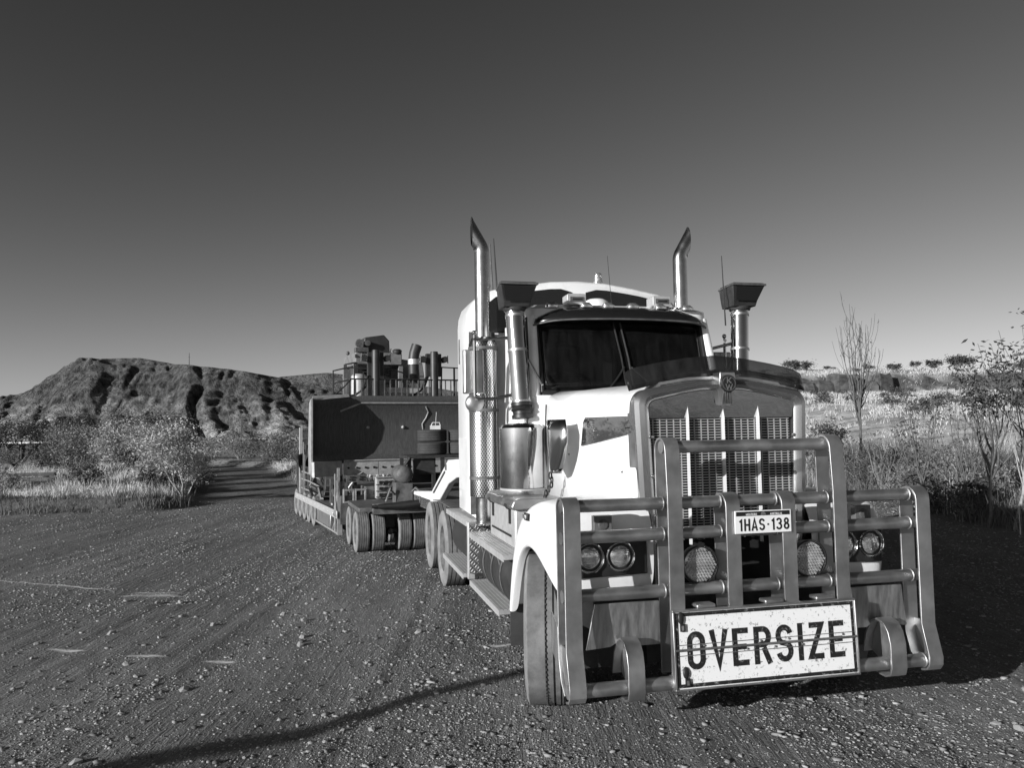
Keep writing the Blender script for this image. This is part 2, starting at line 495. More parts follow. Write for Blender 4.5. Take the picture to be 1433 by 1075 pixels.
def lettering(text, height, width, t, mb, depth=0.0016):
    """letters in the x-z plane centred on the origin, facing -y; scaled to the given total width; t = stroke width as a share of the height"""
    gl = [glyph(c) for c in text]; gap = 0.14
    tot = sum(g[1] for g in gl) + gap * (len(gl) - 1)
    kx = width / tot; x = -width / 2
    th = t * height
    for strokes, adv in gl:
        for si, (pl, closed) in enumerate(strokes):
            P = [Vector((x + p[0] * kx, (p[1] - .5) * height)) for p in pl]
            if closed and (P[0] - P[-1]).length < 1e-5: P = P[:-1]
            n = len(P); Lf = []; Rt = []
            for i in range(n):
                if closed: d1 = P[i] - P[i - 1]; d2 = P[(i + 1) % n] - P[i]
                else:
                    d1 = P[i] - P[i - 1] if i else P[1] - P[0]
                    d2 = P[i + 1] - P[i] if i < n - 1 else P[i] - P[i - 1]
                if d1.length < 1e-6: d1 = d2
                if d2.length < 1e-6: d2 = d1
                d1 = d1.normalized(); d2 = d2.normalized()
                n1 = Vector((-d1.y, d1.x)); n2 = Vector((-d2.y, d2.x))
                mm = (n1 + n2)
                mm = mm.normalized() if mm.length > 1e-4 else n1
                k = min(1.0 / max(mm.dot(n1), 0.35), 2.2)
                Lf.append(P[i] + mm * th / 2 * k); Rt.append(P[i] - mm * th / 2 * k)
            y = -depth - si * 0.0005
            vs = []
            for i in range(n): vs += [(Lf[i].x, y, Lf[i].y), (Rt[i].x, y, Rt[i].y)]
            fs = []
            for i in range(n if closed else n - 1):
                j = (i + 1) % n
                fs.append((2 * i, 2 * i + 1, 2 * j + 1, 2 * j))
            mb.add(vs, fs)
        x += (adv + gap) * kx

# ---- value noise on arrays
def _hash(ix, iy, seed):
    h = (ix.astype(np.int64) * 374761393 + iy.astype(np.int64) * 668265263 + seed * 974711) & 0x7fffffff
    h = ((h ^ (h >> 13)) * 1274126177) & 0x7fffffff
    return ((h ^ (h >> 16)) & 0xffff) / 65535.0
def vnoise(x, y, seed=0):
    x = np.asarray(x, float); y = np.asarray(y, float)
    ix = np.floor(x); iy = np.floor(y); fx = x - ix; fy = y - iy
    fx = fx * fx * (3 - 2 * fx); fy = fy * fy * (3 - 2 * fy)
    a = _hash(ix, iy, seed); b = _hash(ix + 1, iy, seed); c = _hash(ix, iy + 1, seed); d = _hash(ix + 1, iy + 1, seed)
    return (a * (1 - fx) + b * fx) * (1 - fy) + (c * (1 - fx) + d * fx) * fy
def fbm(x, y, oct=4, seed=0, gain=0.5):
    s = 0; a = 1; t = 0
    for i in range(oct):
        s = s + a * vnoise(x * 2 ** i, y * 2 ** i, seed + i * 17); t += a; a *= gain
    return s / t
def ss(a, b, x):
    t = np.clip((np.asarray(x, float) - a) / (b - a), 0, 1)
    return t * t * (3 - 2 * t)

# ------------------------------------------------------------------ terrain
ROAD = [(-5.6, 17.0), (-7.9, 24.0), (-9.8, 29.4), (-12.2, 35.6), (-15.6, 44.0), (-21.0, 50.5), (-30.0, 57.0), (-48.0, 66.0), (-90.0, 80.0)]
def road_dist(x, y):
    d = np.full(np.shape(x), 1e9)
    for (x0, y0), (x1, y1) in zip(ROAD[:-1], ROAD[1:]):
        dx, dy = x1 - x0, y1 - y0
        t = np.clip(((x - x0) * dx + (y - y0) * dy) / (dx * dx + dy * dy), 0, 1)
        d = np.minimum(d, np.hypot(x - x0 - t * dx, y - y0 - t * dy))
    return d
def yard_edge(x):
    return 19.2 + 0.9 * (vnoise(x * .35, 0 * x, 5) - .5) - 0.09 * np.clip(x + 12, -30, 0) + np.clip(x + 9, 0, 30) * 1.9
def mound(x, y):
    """0 on the yard and the road, 1 on the grassy ground beside it"""
    return ss(0, 1.6, y - yard_edge(x)) * ss(1.5, 2.7, road_dist(x, y)) * (1 - ss(2.0, 6.0, x))
def bank_s(x, y):
    return x - (8.35 + .03 * (y - 13) + .5 * (vnoise(y * .5, 0 * y, 9) - .5))
def H(x, y):
    x = np.asarray(x, float); y = np.asarray(y, float)
    r = np.hypot(x, y)
    near = 1 - ss(18, 40, r)
    m = mound(x, y); s = bank_s(x, y)
    yard = (1 - m) * (1 - ss(-.3, .6, s))
    z = 0.030 * (fbm(x * .9, y * .5, 3, 1) - .5)
    z = z + yard * near * (0.018 * (vnoise(x * 7.0 + 1.5 * vnoise(y * .3, x * .2, 4), y * .25, 2) - .5) + .020 * (vnoise(x * 1.7 + vnoise(y * .2, x * .1, 6), y * .09, 7) - .5) + 0.016 * (fbm(x * 5, y * 4, 3, 3) - .5))
    z = z + m * (0.30 + 0.34 * (fbm(x * .35, y * .35, 3, 11) - .5) + .10 * (fbm(x * 1.8, y * 1.8, 2, 12) - .5))
    f = .55 + .0685 * np.clip(y - 14, -10, 81)
    yl = 95 + 9 * (vnoise(x * .06, 0 * x, 21) - .5) + 3 * (vnoise(x * .25, 0 * x, 22) - .5)
    f = f + 2.3 * ss(0, 2.2, y - yl) + .12 * np.clip(y - 97, 0, 20) - .02 * np.clip(y - 130, 0, 600)
    f = np.maximum(f, 0.3)
    a = np.minimum(f, .55) * ss(0, 1.7, s) + np.maximum(f - .55, 0) * ss(0, 12, s)
    z = z + a + ss(1, 4, s) * (.5 * (fbm(x * .22, y * .22, 3, 31) - .5) + .16 * (fbm(x * 1.3, y * 1.3, 2, 32) - .5))
    far = ss(60, 200, r)
    z = z + far * 1.2 * (fbm(x * .02, y * .02, 3, 41) - .5)
    return z

def ground_material():
    m, t, b = nodes_of('dark_gravel_ground')
    b.inputs['Roughness'].default_value = 0.97
    b.inputs['Specular IOR Level'].default_value = 0.2
    ge = t.nodes.new('ShaderNodeNewGeometry')
    def noise(scale, stretch=(1, 1, 1), detail=6, rough=.6):
        mp = t.nodes.new('ShaderNodeMapping'); mp.inputs['Scale'].default_value = stretch
        t.links.new(ge.outputs['Position'], mp.inputs[0])
        n = t.nodes.new('ShaderNodeTexNoise'); n.inputs['Scale'].default_value = scale
        n.inputs['Detail'].default_value = detail; n.inputs['Roughness'].default_value = rough
        t.links.new(mp.outputs[0], n.inputs['Vector'])
        return n.outputs[0]
    def ramp(src, p0, p1, c0, c1):
        r = t.nodes.new('ShaderNodeValToRGB')
        r.color_ramp.elements[0].position = p0; r.color_ramp.elements[1].position = p1
        r.color_ramp.elements[0].color = g3(c0); r.color_ramp.elements[1].color = g3(c1)
        t.links.new(src, r.inputs[0]); return r.outputs[0]
    def M(op, a, c):
        n = t.nodes.new('ShaderNodeMath'); n.operation = op
        for i, q in enumerate((a, c)):
            if isinstance(q, (int, float)): n.inputs[i].default_value = q
            else: t.links.new(q, n.inputs[i])
        return n.outputs[0]
    def mixc(f, a, c):
        n = t.nodes.new('ShaderNodeMix'); n.data_type = 'RGBA'
        t.links.new(f, n.inputs[0])
        for i, q in ((6, a), (7, c)):
            if isinstance(q, (int, float)): n.inputs[i].default_value = g3(q)
            else: t.links.new(q, n.inputs[i])
        return n.outputs[2]
    base = ramp(noise(.7, (1, .45, 1), 6), .35, .65, .115, .20)
    c = base
    dirt = ramp(noise(16, (1, .3, 1), 4), .42, .60, 0, 1)
    c = mixc(M('MULTIPLY', dirt, .35), c, .07)
    # dry litter and pale soil off the yard (vertex attribute painted where the grass grows)
    at = t.nodes.new('ShaderNodeAttribute'); at.attribute_name = 'litter'
    lit = ramp(noise(3.5, detail=7), .38, .60, .14, .42)
    lit2 = ramp(noise(1.1, detail=8, rough=.75), .36, .56, .20, .52)
    at3 = t.nodes.new('ShaderNodeAttribute'); at3.attribute_name = 'slope_litter'
    c = mixc(at.outputs['Fac'], c, lit)
    c = mixc(at3.outputs['Fac'], c, lit2)
    at2 = t.nodes.new('ShaderNodeAttribute'); at2.attribute_name = 'rock'
    rk = ramp(noise(.9, (1, 1, 2.5), 7), .38, .62, .03, .10)
    c = mixc(at2.outputs['Fac'], c, rk)
    t.links.new(c, b.inputs['Base Color'])
    def pebbles(scale, off):
        mp = t.nodes.new('ShaderNodeMapping'); mp.inputs['Location'].default_value = (off, off * 2, 0)
        t.links.new(ge.outputs['Position'], mp.inputs[0])
        v = t.nodes.new('ShaderNodeTexVoronoi'); v.inputs['Scale'].default_value = scale; v.inputs['Randomness'].default_value = 1
        t.links.new(mp.outputs[0], v.inputs['Vector'])
        s = t.nodes.new('ShaderNodeSeparateColor'); t.links.new(v.outputs['Color'], s.inputs[0])
        big = M('GREATER_THAN', s.outputs[0], .62)                     # only some cells hold a pebble
        dome = M('MULTIPLY', M('MAXIMUM', M('SUBTRACT', .55, v.outputs['Distance']), 0.0), big)
        return dome, s.outputs[1]
    d2, c2 = pebbles(48, 7.7)
    d3, c3 = pebbles(95, 1.3)
    h1 = noise(22, (1, .10, 1), 4, .7)       # streaks of tyre tread along the way the trucks drive
    h2 = noise(48, (1, 1, 1), 4, .7)
    streak = ramp(noise(.55, (1, .35, 1), 3), .40, .62, .15, 1)
    h = M('ADD', M('ADD', M('MULTIPLY', M('MULTIPLY', h1, streak), 2.8), M('MULTIPLY', h2, .7)), M('ADD', M('MULTIPLY', d2, .45), M('MULTIPLY', d3, .30)))
    pc = M('MULTIPLY', M('GREATER_THAN', M('ADD', d3, d2), .20), M('MULTIPLY', c2, .55))
    c = mixc(pc, c, .30)
    t.links.new(c, b.inputs['Base Color'])
    bp = t.nodes.new('ShaderNodeBump'); bp.inputs['Strength'].default_value = 1.0; bp.inputs['Distance'].default_value = 0.022
    t.links.new(h, bp.inputs['Height'])
    t.links.new(bp.outputs[0], b.inputs['Normal'])
    return m
M_ground = ground_material()

def build_ground():
    rs = [0.25, .6, 1.0]
    r = 1.4
    while r < 4000:
        rs.append(r)
        r *= 1.0075 if r < 16 else (1.011 if r < 130 else 1.06)
    A = np.concatenate([np.linspace(-40, 40, 390), np.linspace(40, 320, 71)[1:-1]])
    A = np.radians(A)
    R = np.array(rs)
    X = np.outer(R, np.sin(A)); Y = np.outer(R, np.cos(A))
    Z = H(X, Y)
    n, k = X.shape
    V = np.stack([X.ravel(), Y.ravel(), Z.ravel()], 1)
    i, j = np.meshgrid(np.arange(n - 1), np.arange(k), indexing='ij'); j2 = (j + 1) % k
    F4 = np.stack([(i * k + j).ravel(), ((i + 1) * k + j).ravel(), ((i + 1) * k + j2).ravel(), (i * k + j2).ravel()], 1)
    ob = mesh_np('ground', V, F4, M_ground, smooth=True)
    # small fan at the middle
    me = ob.data
    s = bank_s(X, Y)
    lit = np.clip(mound(X, Y) * .6 * ss(.5, 3, Y - yard_edge(X)) + ss(.2, 1.5, s), 0, 1) * (1 - .6 * ss(200, 700, np.hypot(X, Y)))
    gx = np.gradient(Z, axis=0) / np.gradient(R)[:, None]
    rock = ss(.45, .9, gx) * ss(6, 20, s) * (Y > 60)
    for nm, arr in (('litter', lit), ('rock', rock), ('slope_litter', ss(2, 7, s))):
        at = me.attributes.new(nm, 'FLOAT', 'POINT'); at.data.foreach_set('value', arr.ravel().astype(np.float32))
    return struct(ob)
build_ground()

# ---- the mountain behind the road, and the lower one behind it
def hill_material():
    m, t, b = nodes_of('dry_mountain')
    b.inputs['Roughness'].default_value = 1.0
    b.inputs['Specular IOR Level'].default_value = 0.1
    ge = t.nodes.new('ShaderNodeNewGeometry')
    def noise(scale, stretch, detail=7):
        mp = t.nodes.new('ShaderNodeMapping'); mp.inputs['Scale'].default_value = stretch
        t.links.new(ge.outputs['Position'], mp.inputs[0])
        n = t.nodes.new('ShaderNodeTexNoise'); n.inputs['Scale'].default_value = scale
        n.inputs['Detail'].default_value = detail; n.inputs['Roughness'].default_value = .68
        t.links.new(mp.outputs[0], n.inputs['Vector']); return n.outputs[0]
    at = t.nodes.new('ShaderNodeAttribute'); at.attribute_name = 'rock'
    r1 = t.nodes.new('ShaderNodeValToRGB')
    r1.color_ramp.elements[0].position = .40; r1.color_ramp.elements[1].position = .62
    r1.color_ramp.elements[0].color = g3(.24); r1.color_ramp.elements[1].color = g3(.66)
    t.links.new(noise(.09, (1, 1, 2.2)), r1.inputs[0])
    r2 = t.nodes.new('ShaderNodeValToRGB')
    r2.color_ramp.elements[0].position = .38; r2.color_ramp.elements[1].position = .66
    r2.color_ramp.elements[0].color = g3(.03); r2.color_ramp.elements[1].color = g3(.17)
    t.links.new(noise(.16, (1, 1, .6)), r2.inputs[0])
    mx = t.nodes.new('ShaderNodeMix'); mx.data_type = 'RGBA'
    t.links.new(at.outputs['Fac'], mx.inputs[0]); t.links.new(r1.outputs[0], mx.inputs[6]); t.links.new(r2.outputs[0], mx.inputs[7])
    # dark scrub specks
    r3 = t.nodes.new('ShaderNodeValToRGB')
    r3.color_ramp.elements[0].position = .60; r3.color_ramp.elements[1].position = .68
    r3.color_ramp.elements[0].color = g3(0); r3.color_ramp.elements[1].color = g3(.7)
    t.links.new(noise(.55, (1, 1, 1), 3), r3.inputs[0])
    mx2 = t.nodes.new('ShaderNodeMix'); mx2.data_type = 'RGBA'
    t.links.new(r3.outputs[0], mx2.inputs[0]); t.links.new(mx.outputs[2], mx2.inputs[6]); mx2.inputs[7].default_value = g3(.03)
    t.links.new(mx2.outputs[2], b.inputs['Base Color'])
    bp = t.nodes.new('ShaderNodeBump'); bp.inputs['Strength'].default_value = 1; bp.inputs['Distance'].default_value = 7
    t.links.new(noise(.22, (1, 1, .5)), bp.inputs['Height']); t.links.new(bp.outputs[0], b.inputs['Normal'])
    return m
M_hill = hill_material()

def build_mountain(name, Y0, Y1, Y2, prof, x0, x1, step, seed, spur, base_z=-2.0):
    """a ridge whose crest runs along Y1, rising from Y0; prof = [(x, crest height)]"""
    xs = np.arange(x0, x1, step); ys = np.concatenate([np.arange(Y0, Y1 + 20, step), np.arange(Y1 + 20, Y2, step * 3)])
    X, Y = np.meshgrid(xs, ys)
    px = [p[0] for p in prof]; pz = [p[1] for p in prof]
    Yc = Y1 + 26 * (fbm(X * .012, 0 * X, 2, seed + 3) - .5)
    t = np.clip((Y - Y0) / (Yc - Y0), 0, 1)
    top = np.interp(X, px, pz)
    p = .50 * t ** 1.25 + .50 * ss(.52, .98, t)
    # spurs running down towards the plain, slanting so that one side of each lies in shade
    w = X - .42 * (Yc - Y) + 22 * (fbm(X * .02, Y * .02, 2, seed + 7) - .5)
    q = np.abs(2 * vnoise(w * .021, Y * .004, seed + 8) - 1)
    q2 = np.abs(2 * vnoise(w * .055 + 7, Y * .012, seed + 9) - 1)
    amp = spur * (top / 75.0) * np.sin(np.pi * np.clip(t * .96 + .04, 0, 1)) ** .8
    z = top * p - amp * (1.3 * (1 - q) ** 1.8 + .7 * (1 - q2) ** 1.6) + amp * .45
    z = z + (2.2 * ss(.12, .4, t) * (.5 - np.abs(2 * vnoise(X * .17 + 2 * vnoise(X * .06, Y * .06, seed + 31), Y * .06, seed + 30) - 1)))
    z = z + 3.6 * ss(20, 60, top) * ss(.5, .78, t) * (1 - .6 * ss(.93, 1, t)) * (np.abs(2 * vnoise(X * .11 + 3 * vnoise(X * .05, Y * .05, seed + 21), Y * .03, seed + 20) - 1) - .5)
    z = z + (2.6 * (fbm(X * .06, Y * .06, 4, seed + 1) - .5) + 1.6 * (fbm(X * .2, Y * .2, 3, seed + 2) - .5)) * ss(.05, .4, t)
    # foothill knolls
    kn = np.maximum(fbm(X * .03, Y * .03, 2, seed + 5) - .5, 0) * 46 * np.exp(-((t - .17) / .13) ** 2) * ss(10, 40, top)
    z = z + kn
    # stepped cliff band near the crest
    band = ss(.80, .845, t + .10 * (fbm(X * .05, Y * .05, 3, seed + 4) - .5)) + .8 * ss(.66, .69, t + .12 * (fbm(X * .04, Y * .04, 3, seed + 14) - .5))
    z = z + band * 3.6 * ss(20, 50, top)
    z = z + (.62 * np.sin(z * .8 + 9 * fbm(X * .022, Y * .022, 3, seed + 41)) + .40 * np.sin(z * 1.9 + 7 * fbm(X * .04, Y * .04, 2, seed + 42))) * (.25 + .95 * vnoise(X * .03, Y * .03, seed + 43)) * ss(.40, .62, t) * ss(15, 45, top)      # ledges of bedded rock
    cap = top + 1.2 * (fbm(X * .05, Y * .05, 3, seed + 6) - .5)
    z = np.minimum(z, cap)
    back = np.clip((Y - Yc) / (Y2 - Y1), 0, 1)
    z = np.where(Y > Yc, np.minimum(z, cap * (1 - back ** 1.5)), z) + base_z
    n, k = X.shape
    i, j = np.meshgrid(np.arange(n - 1), np.arange(k - 1), indexing='ij')
    F4 = np.stack([(i * k + j).ravel(), (i * k + j + 1).ravel(), ((i + 1) * k + j + 1).ravel(), ((i + 1) * k + j).ravel()], 1)
    ob = mesh_np(name, np.stack([X.ravel(), Y.ravel(), z.ravel()], 1), F4, M_hill, smooth=True)
    gy, gx = np.gradient(z); gy = gy / np.gradient(ys)[:, None]; gx = gx / step
    slope = np.hypot(gx, gy)
    rock = np.clip(ss(.85, 1.5, slope) * .4 + ss(.55, .80, t + .30 * (fbm(X * .03, Y * .03, 3, seed + 12) - .5)) * .85, 0, 1)
    at = ob.data.attributes.new('rock', 'FLOAT', 'POINT'); at.data.foreach_set('value', rock.ravel().astype(np.float32))
    return struct(ob)
MT = [(-900, 0), (-560, 12), (-459, 37), (-415, 49), (-398, 62), (-386, 72), (-374, 75.5), (-330, 76), (-300, 70), (-247, 64), (-203, 56), (-180, 49), (-160, 44), (-120, 34), (-40, 20), (60, 8), (160, 0)]
build_mountain('mountain', 450, 700, 900, MT, -600, 120, 1.35, 3, 23)
MT2 = [(-700, 0), (-520, 40), (-400, 80), (-330, 92), (-270, 97), (-235, 93), (-100, 70), (100, 30), (300, 0)]
build_mountain('distant_mountain', 900, 1150, 1500, MT2, -700, 300, 6, 40, 14)

# ------------------------------------------------------------------ vegetation
def quads(centres, size, rng, up=0.25, aspect=0.45):
    """random leaf quads round the centres"""
    n = len(centres)
    d = rng.normal(size=(n, 3)); d[:, 2] = d[:, 2] * .6 - .15
    d /= np.linalg.norm(d, axis=1)[:, None]
    e = rng.normal(size=(n, 3)); e -= d * (e * d).sum(1)[:, None]; e /= np.linalg.norm(e, axis=1)[:, None]
    sz = (size * (.55 + .9 * rng.random(n)))[:, None]
    a = d * sz * .5; b = e * sz * .5 * aspect
    V = np.stack([centres - a, centres + b, centres + a, centres - b], 1).reshape(-1, 3)
    F = np.arange(n * 4).reshape(-1, 4)
    return V, F

def plant(name, label, cat, loc, h, r, seed, leafm, barkm, n_leaf=1500, leaf=.07, stems=3, crown_lo=.35, spread=.55, group=None, bare=False, flat=1.0, trunk_r=.035, fork=5, twig=.28, rmin=.0035):
    rng = np.random.default_rng(seed)
    z0 = float(H(loc[0], loc[1])) - .03
    root = thing(name, label, cat, (loc[0], loc[1], z0), 0, group)
    mb = MB(); tips = []
    def limb(p, d, L, rad, lvl):
        pts = [p]; q = p.copy(); dd = d.copy(); ns = 5
        for i in range(ns):
            dd = (dd + Vector(rng.normal(size=3) * .13) + Vector((0, 0, .07))).normalized()
            q = q + dd * (L / ns); pts.append(q.copy())
        rr = [max(rad * (1 - .75 * i / ns), rmin) for i in range(ns + 1)]
        mb.tube(pts, rr, 6 if lvl == 0 else 4, True)
        if lvl < 2:
            for k in range(fork if lvl == 0 else 3):
                i = int(rng.integers(2, ns + 1)) if lvl == 0 else int(rng.integers(1, ns + 1))
                if bare and lvl == 0: i = int(rng.integers(2, ns))
                ang = rng.random() * 2 * pi
                out = Vector((cos(ang), sin(ang), .55 + .5 * rng.random()))
                if bare: out = Vector((cos(ang) * .55, sin(ang) * .55, 1.0))
                nd = (dd * .6 + out.normalized() * (spread + .35)).normalized()
                limb(pts[i], nd, L * (.42 + .28 * rng.random()) * (1.25 if bare else 1), rr[i] * .62, lvl + 1)
        if lvl >= 1:
            tips.extend(pts[2:])
    for s in range(stems):
        ang = 2 * pi * (s + rng.random()) / stems
        lean = spread * (.25 + .6 * rng.random()) if stems > 1 else .12
        d = Vector((cos(ang) * lean, sin(ang) * lean, 1)).normalized()
        limb(Vector((cos(ang) * .05 * (stems > 1), sin(ang) * .05 * (stems > 1), 0)), d, h * (.62 + .2 * rng.random()), trunk_r * (.8 + .4 * rng.random()), 0)
    # fit the skeleton into the wanted height and radius
    V = np.array(mb.v); zmax = V[:, 2].max(); rm = np.percentile(np.hypot(V[:, 0], V[:, 1]), 97)
    kz = h * .97 / zmax; kr = min(r / max(rm, .01), 2.5)
    f = (V[:, 2] / zmax)
    V[:, 0] *= kr; V[:, 1] *= kr; V[:, 2] *= kz
    mb.v = [tuple(q) for q in V]
    mb.build('trunk', barkm, root, smooth=True, recalc=False)
    T = np.array([tuple(q) for q in tips]); T[:, 0] *= kr; T[:, 1] *= kr; T[:, 2] *= kz
    T = T[T[:, 2] > h * crown_lo]
    if n_leaf and len(T):
        # leaves hang in clumps round the twigs; some twigs stay thin
        wgt = rng.random(len(T)) ** 1.6; wgt /= wgt.sum()
        idx = rng.choice(len(T), n_leaf, p=wgt)
        C = T[idx] + rng.normal(size=(n_leaf, 3)) * np.array([twig * r, twig * r, twig * .8 * r * flat])
        if not bare:
            # rounder clumps that fill the outside of the crown
            nc = 16 + int(10 * rng.random()); th = rng.random(nc) * 2 * pi; cz = rng.random(nc) ** .8
            zc = h * (crown_lo + .12) + (h * .93 - h * (crown_lo + .12)) * cz
            rad = r * .78 * np.sqrt(np.clip(1 - (cz * 1.02 - .18) ** 2, .05, 1)) * (.55 + .45 * rng.random(nc))
            cc = np.stack([rad * np.cos(th), rad * np.sin(th), zc], 1)
            n2 = int(n_leaf * 1.1); k2 = rng.integers(0, nc, n2)
            sg = (.10 + .12 * rng.random(nc))[k2][:, None] * np.array([r, r, r * .75])
            C = np.concatenate([C[:n_leaf // 2], cc[k2] + rng.normal(size=(n2, 3)) * sg])
        C[:, 2] = np.maximum(C[:, 2], .03)
        Vq, Fq = quads(C, leaf, rng)
        mesh_np('crown', Vq, Fq, leafm, root)
    return root

def wand_tree(name, label, cat, loc, h, r, seed, stems, fork_at, rad, barkm, leafm, n_leaf=0, leaf=.1, leaf_lo=.5, twigs=4, lean=(0, 0), group=None):
    """thin tree of upright curving wands; leaves, if any, sit in small sprays along the upper wands"""
    rng = np.random.default_rng(seed)
    root = thing(name, label, cat, (loc[0], loc[1], float(H(loc[0], loc[1])) - .03), 0, group)
    mb = MB(); spots = []
    lx, ly = lean
    base = [Vector((lx * t * h * fork_at + .02 * rng.normal() * (t > 0), ly * t * h * fork_at + .02 * rng.normal() * (t > 0), t * h * fork_at)) for t in (0, .25, .5, .75, 1)]
    mb.tube(base, [rad * (1 - .1 * k) for k in range(5)], 7)
    for s in range(stems):
        a = 2 * pi * (s + .8 * rng.random()) / stems; out = r * (.25 + .75 * rng.random() ** .7); top = h * (.78 + .22 * rng.random()) * (1 - .18 * (out / r) ** 2)
        t0 = .55 + .45 * rng.random(); st = base[0].lerp(base[4], t0) if t0 < 1 else base[4]
        P = []; n = 8
        for k in range(n + 1):
            t = k / n; w = out * (1 - (1 - t) ** 1.8)
            P.append(st + Vector((cos(a) * w + .025 * r * rng.normal() * (k > 0), sin(a) * w + .025 * r * rng.normal() * (k > 0), (top - st.z) * t)))
        r0 = rad * (.38 + .25 * rng.random()); rr = [max(r0 * (1 - .85 * k / n), rad * .13) for k in range(n + 1)]
        mb.tube(P, rr, 5)
        spots += [q for q in P if q.z > h * leaf_lo]
        for j in range(int(rng.integers(max(1, twigs - 2), twigs + 2))):
            k = int(rng.integers(2, n)); b = 2 * pi * rng.random(); L = h * (.07 + .15 * rng.random()); q = P[k]; Q = [q]
            for m in range(4): Q.append(Q[-1] + Vector((cos(b) * L * .12 * (1 - .15 * m), sin(b) * L * .12 * (1 - .15 * m), L * (.16 + .06 * m))) + Vector(rng.normal(size=3) * .012 * h * .3))
            mb.tube(Q, [max(rr[k] * .6 * (1 - .18 * m), rad * .11) for m in range(5)], 4)
            spots += [q for q in Q[1:] if q.z > h * leaf_lo]
    mb.build('trunk', barkm, root, recalc=False)
    if n_leaf and spots:
        T = np.array([tuple(q) for q in spots]); w = rng.random(len(T)) ** 2.2; w /= w.sum()
        C = T[rng.choice(len(T), n_leaf, p=w)] + rng.normal(size=(n_leaf, 3)) * np.array([.10, .10, .07]) * r
        n = len(C); d = rng.normal(size=(n, 3)) * np.array([.8, .8, .35]) + np.array([0, 0, -.45]); d /= np.linalg.norm(d, axis=1)[:, None]     # long leaves hang down
        e = rng.normal(size=(n, 3)); e -= d * (e * d).sum(1)[:, None]; e /= np.linalg.norm(e, axis=1)[:, None]
        sz = (leaf * (.6 + .8 * rng.random(n)))[:, None]
        V = np.stack([C, C + d * sz * .45 + e * sz * .16, C + d * sz, C + d * sz * .45 - e * sz * .16], 1).reshape(-1, 3)
        mesh_np('crown', V, np.arange(n * 4).reshape(-1, 4), leafm, root)
    return root

def grass(name, P, hmin, hmax, blades, width, m, seed, lean=.45, parent=None, spread=.07, patch=0):
    """tufts of tapering blades at the points P (x, y)"""
    rng = np.random.default_rng(seed)
    n = len(P)
    B = np.repeat(P, blades, 0) + rng.normal(size=(n * blades, 2)) * spread
    ph = hmin + (hmax - hmin) * rng.random(n)
    if patch: ph = ph * (.35 + 1.1 * ss(.3, .7, fbm(P[:, 0] * patch, P[:, 1] * patch, 3, seed + 100)))
    hh = np.repeat(ph, blades) * (.45 + .6 * rng.random(n * blades))
    z = H(B[:, 0], B[:, 1]) - .02
    a = rng.random(n * blades) * 2 * pi
    le = lean * hh * rng.random(n * blades)
    dx, dy = np.cos(a) * le, np.sin(a) * le
    wa = rng.random(n * blades) * 2 * pi
    w = width * (.6 + .8 * rng.random(n * blades))
    wx, wy = np.cos(wa) * w / 2, np.sin(wa) * w / 2
    b0 = np.stack([B[:, 0] - wx, B[:, 1] - wy, z], 1); b1 = np.stack([B[:, 0] + wx, B[:, 1] + wy, z], 1)
    m0 = np.stack([B[:, 0] + dx * .35 - wx * .8, B[:, 1] + dy * .35 - wy * .8, z + hh * .6], 1)
    m1 = np.stack([B[:, 0] + dx * .35 + wx * .8, B[:, 1] + dy * .35 + wy * .8, z + hh * .6], 1)
    tp = np.stack([B[:, 0] + dx, B[:, 1] + dy, z + hh], 1)
    V = np.stack([b0, b1, m0, m1, tp], 1).reshape(-1, 3)
    o = np.arange(n * blades) * 5
    F = np.concatenate([np.stack([o, o + 1, o + 3], 1), np.stack([o, o + 3, o + 2], 1), np.stack([o + 2, o + 3, o + 4], 1)])
    return stuff(mesh_np(name, V, F, m))

def scatter(n, x0, x1, y0, y1, seed, keep):
    rng = np.random.default_rng(seed)
    P = np.stack([x0 + (x1 - x0) * rng.random(n), y0 + (y1 - y0) * rng.random(n)], 1)
    return P[keep(P[:, 0], P[:, 1], rng)]

# grass on the left mound: pale tufts and duller weeds towards the yard
P = scatter(15000, -40, -7, 18.5, 45, 1, lambda x, y, r: (mound(x, y) > .3) & (y > yard_edge(x) + .5 + 3.2 * vnoise(x * .45, y * .2, 63)) & (x / y > -.78) & (fbm(x * .5, y * .5, 2, 61) > .40 + .25 * r.random(len(x)) * 0 + .22 * ss(3.5, 0, y - yard_edge(x))) & (r.random(len(x)) < 19.0 / y))
grass('dry_grass', P, .16, .40, 18, .013, M_grass, 2, .9, spread=.11, patch=.9)
P = scatter(17000, -36, -7, 18.0, 40, 3, lambda x, y, r: (mound(x, y) > .04) & (x / y > -.78) & ((fbm(x * .5, y * .5, 2, 61) <= .52) | (y < yard_edge(x) + 1.6)) & (r.random(len(x)) < 18.0 / y))
grass('dull_grass', P, .08, .28, 14, .016, M_grassdull, 4, 1.0, spread=.12, patch=1.1)
# grass right of the road far off
P = scatter(2500, -14, -4, 25, 48, 5, lambda x, y, r: (mound(x, y) > .5))
grass('roadside_grass', P, .25, .5, 14, .03, M_grass, 6, .6)
# hummock grass on the right-hand slope
P = scatter(30000, 9, 90, 15, 120, 7, lambda x, y, r: (bank_s(x, y) > 1.0) & (x / y < 1.0) & (x / y > .12) & (r.random(len(x)) < .9 * (fbm(x * .25, y * .25, 2, 71) - .18)))
d = P[:, 1]
grass('hummock_grass', P[d < 32], .18, .42, 24, .012, M_grass, 8, 1.1, spread=.15)
grass('hummock_grass', P[(d >= 32) & (d < 60)], .20, .45, 20, .025, M_grass, 9, 1.2, spread=.22)
grass('hummock_grass', P[d >= 60], .22, .5, 14, .05, M_grass, 10, 1.3, spread=.38)
